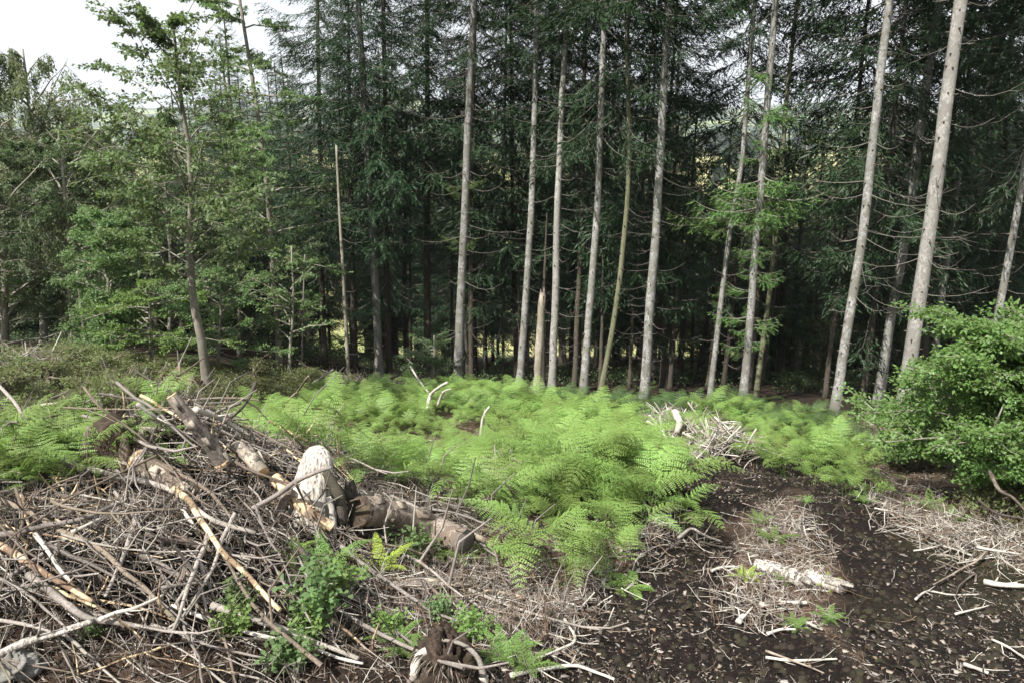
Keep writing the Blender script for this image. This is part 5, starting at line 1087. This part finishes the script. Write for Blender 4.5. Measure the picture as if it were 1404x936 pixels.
for k, (x, y, lb, s) in enumerate([(438, 850, 'bushy bramble growing in the notch of the heap', 1.35), (425, 872, 'lower part bramble shoot beside the rough grey rod', .9), (330, 835, 'bramble leaves under the golden peeled limb', .8), (320, 870, 'scattered nettle leaves between the long rods', .8), (400, 918, 'dark leaved bramble at the foot of the two long rods', .95), (462, 820, 'thin nettle climbing against the deep green fern', 1.1), (123, 878, 'small green sprig under the lichened branch', .45), (535, 870, 'pale weed in front of the flat grey branch', .7), (600, 850, 'grassy weed behind the crumbling stump', .7), (640, 880, 'tall grassy weed beside the orange rim of the stump', .8), (560, 765, 'green weed with star leaves in front of the log', 1.), (705, 660, 'weed between the two bracken beds', 1.2)]):
    plant(x, y, weed(np.random.RandomState(80 + k), 13), [M['stick_brown'], M['bramble'] if k % 2 == 0 else M['fern_green']], lb, 'bramble', 'plant', s)
# shoots on the green clothed spruce
def tree_shoots(tree_label, spots, mat, nm='green_shoots'):
    tr = [o for o in C.objects if o.get('label') == tree_label][0]; rg = np.random.RandomState(5); mb = MB()
    for (x, y, s) in spots:
        p = onplane(x, y, tr.location.y) - tr.location
        for j in range(8):
            sp = sp_short[rg.randint(3)]; V = rotz(sp.V[0] * s * rg.uniform(.6, 1.15), rg.rand() * 6.28); V[:, 2] += rg.uniform(-.25, .25); merge_into(mb, V + np.array(tuple(p)), sp)
    mb.build(nm, [M['dead_twig'], mat], tr)
tree_shoots('spruce clothed in fresh green shoots up to head height and beyond', [(1024, 480, .7), (1026, 440, .8), (1032, 385, .7), (1036, 340, .6), (1040, 300, 1.), (1042, 275, 1.5), (1044, 250, 1.2), (1048, 200, .6), (1052, 150, .9), (1056, 110, .8)], M['needle_young'])
tree_shoots('slim pale spruce beside the stem clothed in green shoots', [(990, 410, .4), (1004, 300, 1.5), (1010, 285, 1.2)], M['needle_young'])
tree_shoots('thick grey spruce with a leafy tuft at its foot in the bracken', [(886, 535, .35)], M['fern_green'])
tree_shoots('knotty grey spruce with curved dead branches fanning toward the snag', [(640, 260, .8), (630, 330, .5)], M['needle_young'])

# far copses in the valley
rf = np.random.RandomState(9); lmf, lvf = leafy(9, 9, .5, 4.5, 40, 8, 12, M['hill_wood'], M['spruce_bark_dark'], leaf=.9, el=(0, 70))
for k in range(70):
    y = rf.uniform(95, 900); x = rf.uniform(-.75, .75) * y; e = empty('field_tree', (x, y, float(ground(x, y))), 'far rounded tree in the valley seen through the wood', 'tree', 'far trees in the valley'); s = rf.uniform(.7, 1.3) * (1 + y / 600); e.scale = (s, s, s); e.rotation_euler = (0, 0, rf.rand() * 6)
    new('crown', lvf, e)
hz = MB(); x0, x1, y0, y1, z0, z1 = -3950, 3950, -290, 4650, -75, 190
hz.add([(x0, y0, z0), (x1, y0, z0), (x1, y1, z0), (x0, y1, z0), (x0, y0, z1), (x1, y0, z1), (x1, y1, z1), (x0, y1, z1)], Q=[(0, 3, 2, 1), (4, 5, 6, 7), (0, 1, 5, 4), (1, 2, 6, 5), (2, 3, 7, 6), (3, 0, 4, 7)])
hm = bpy.data.materials.new('haze'); hm.use_nodes = True; hm.node_tree.nodes.clear(); pv = N(hm.node_tree, 'ShaderNodeVolumePrincipled'); pv.inputs['Density'].default_value = 2.2e-4; pv.inputs['Color'].default_value = (.86, .92, 1, 1); ho = N(hm.node_tree, 'ShaderNodeOutputMaterial'); hm.node_tree.links.new(pv.outputs[0], ho.inputs['Volume'])
h_ = hz.build('haze', hm, smooth=False); tag(h_, kind='stuff'); print('z', Z.min(), Z.max())
print('objects', len(sc.objects), 'mesh tris', sum(len(m.polygons) * 1.3 for m in bpy.data.meshes))
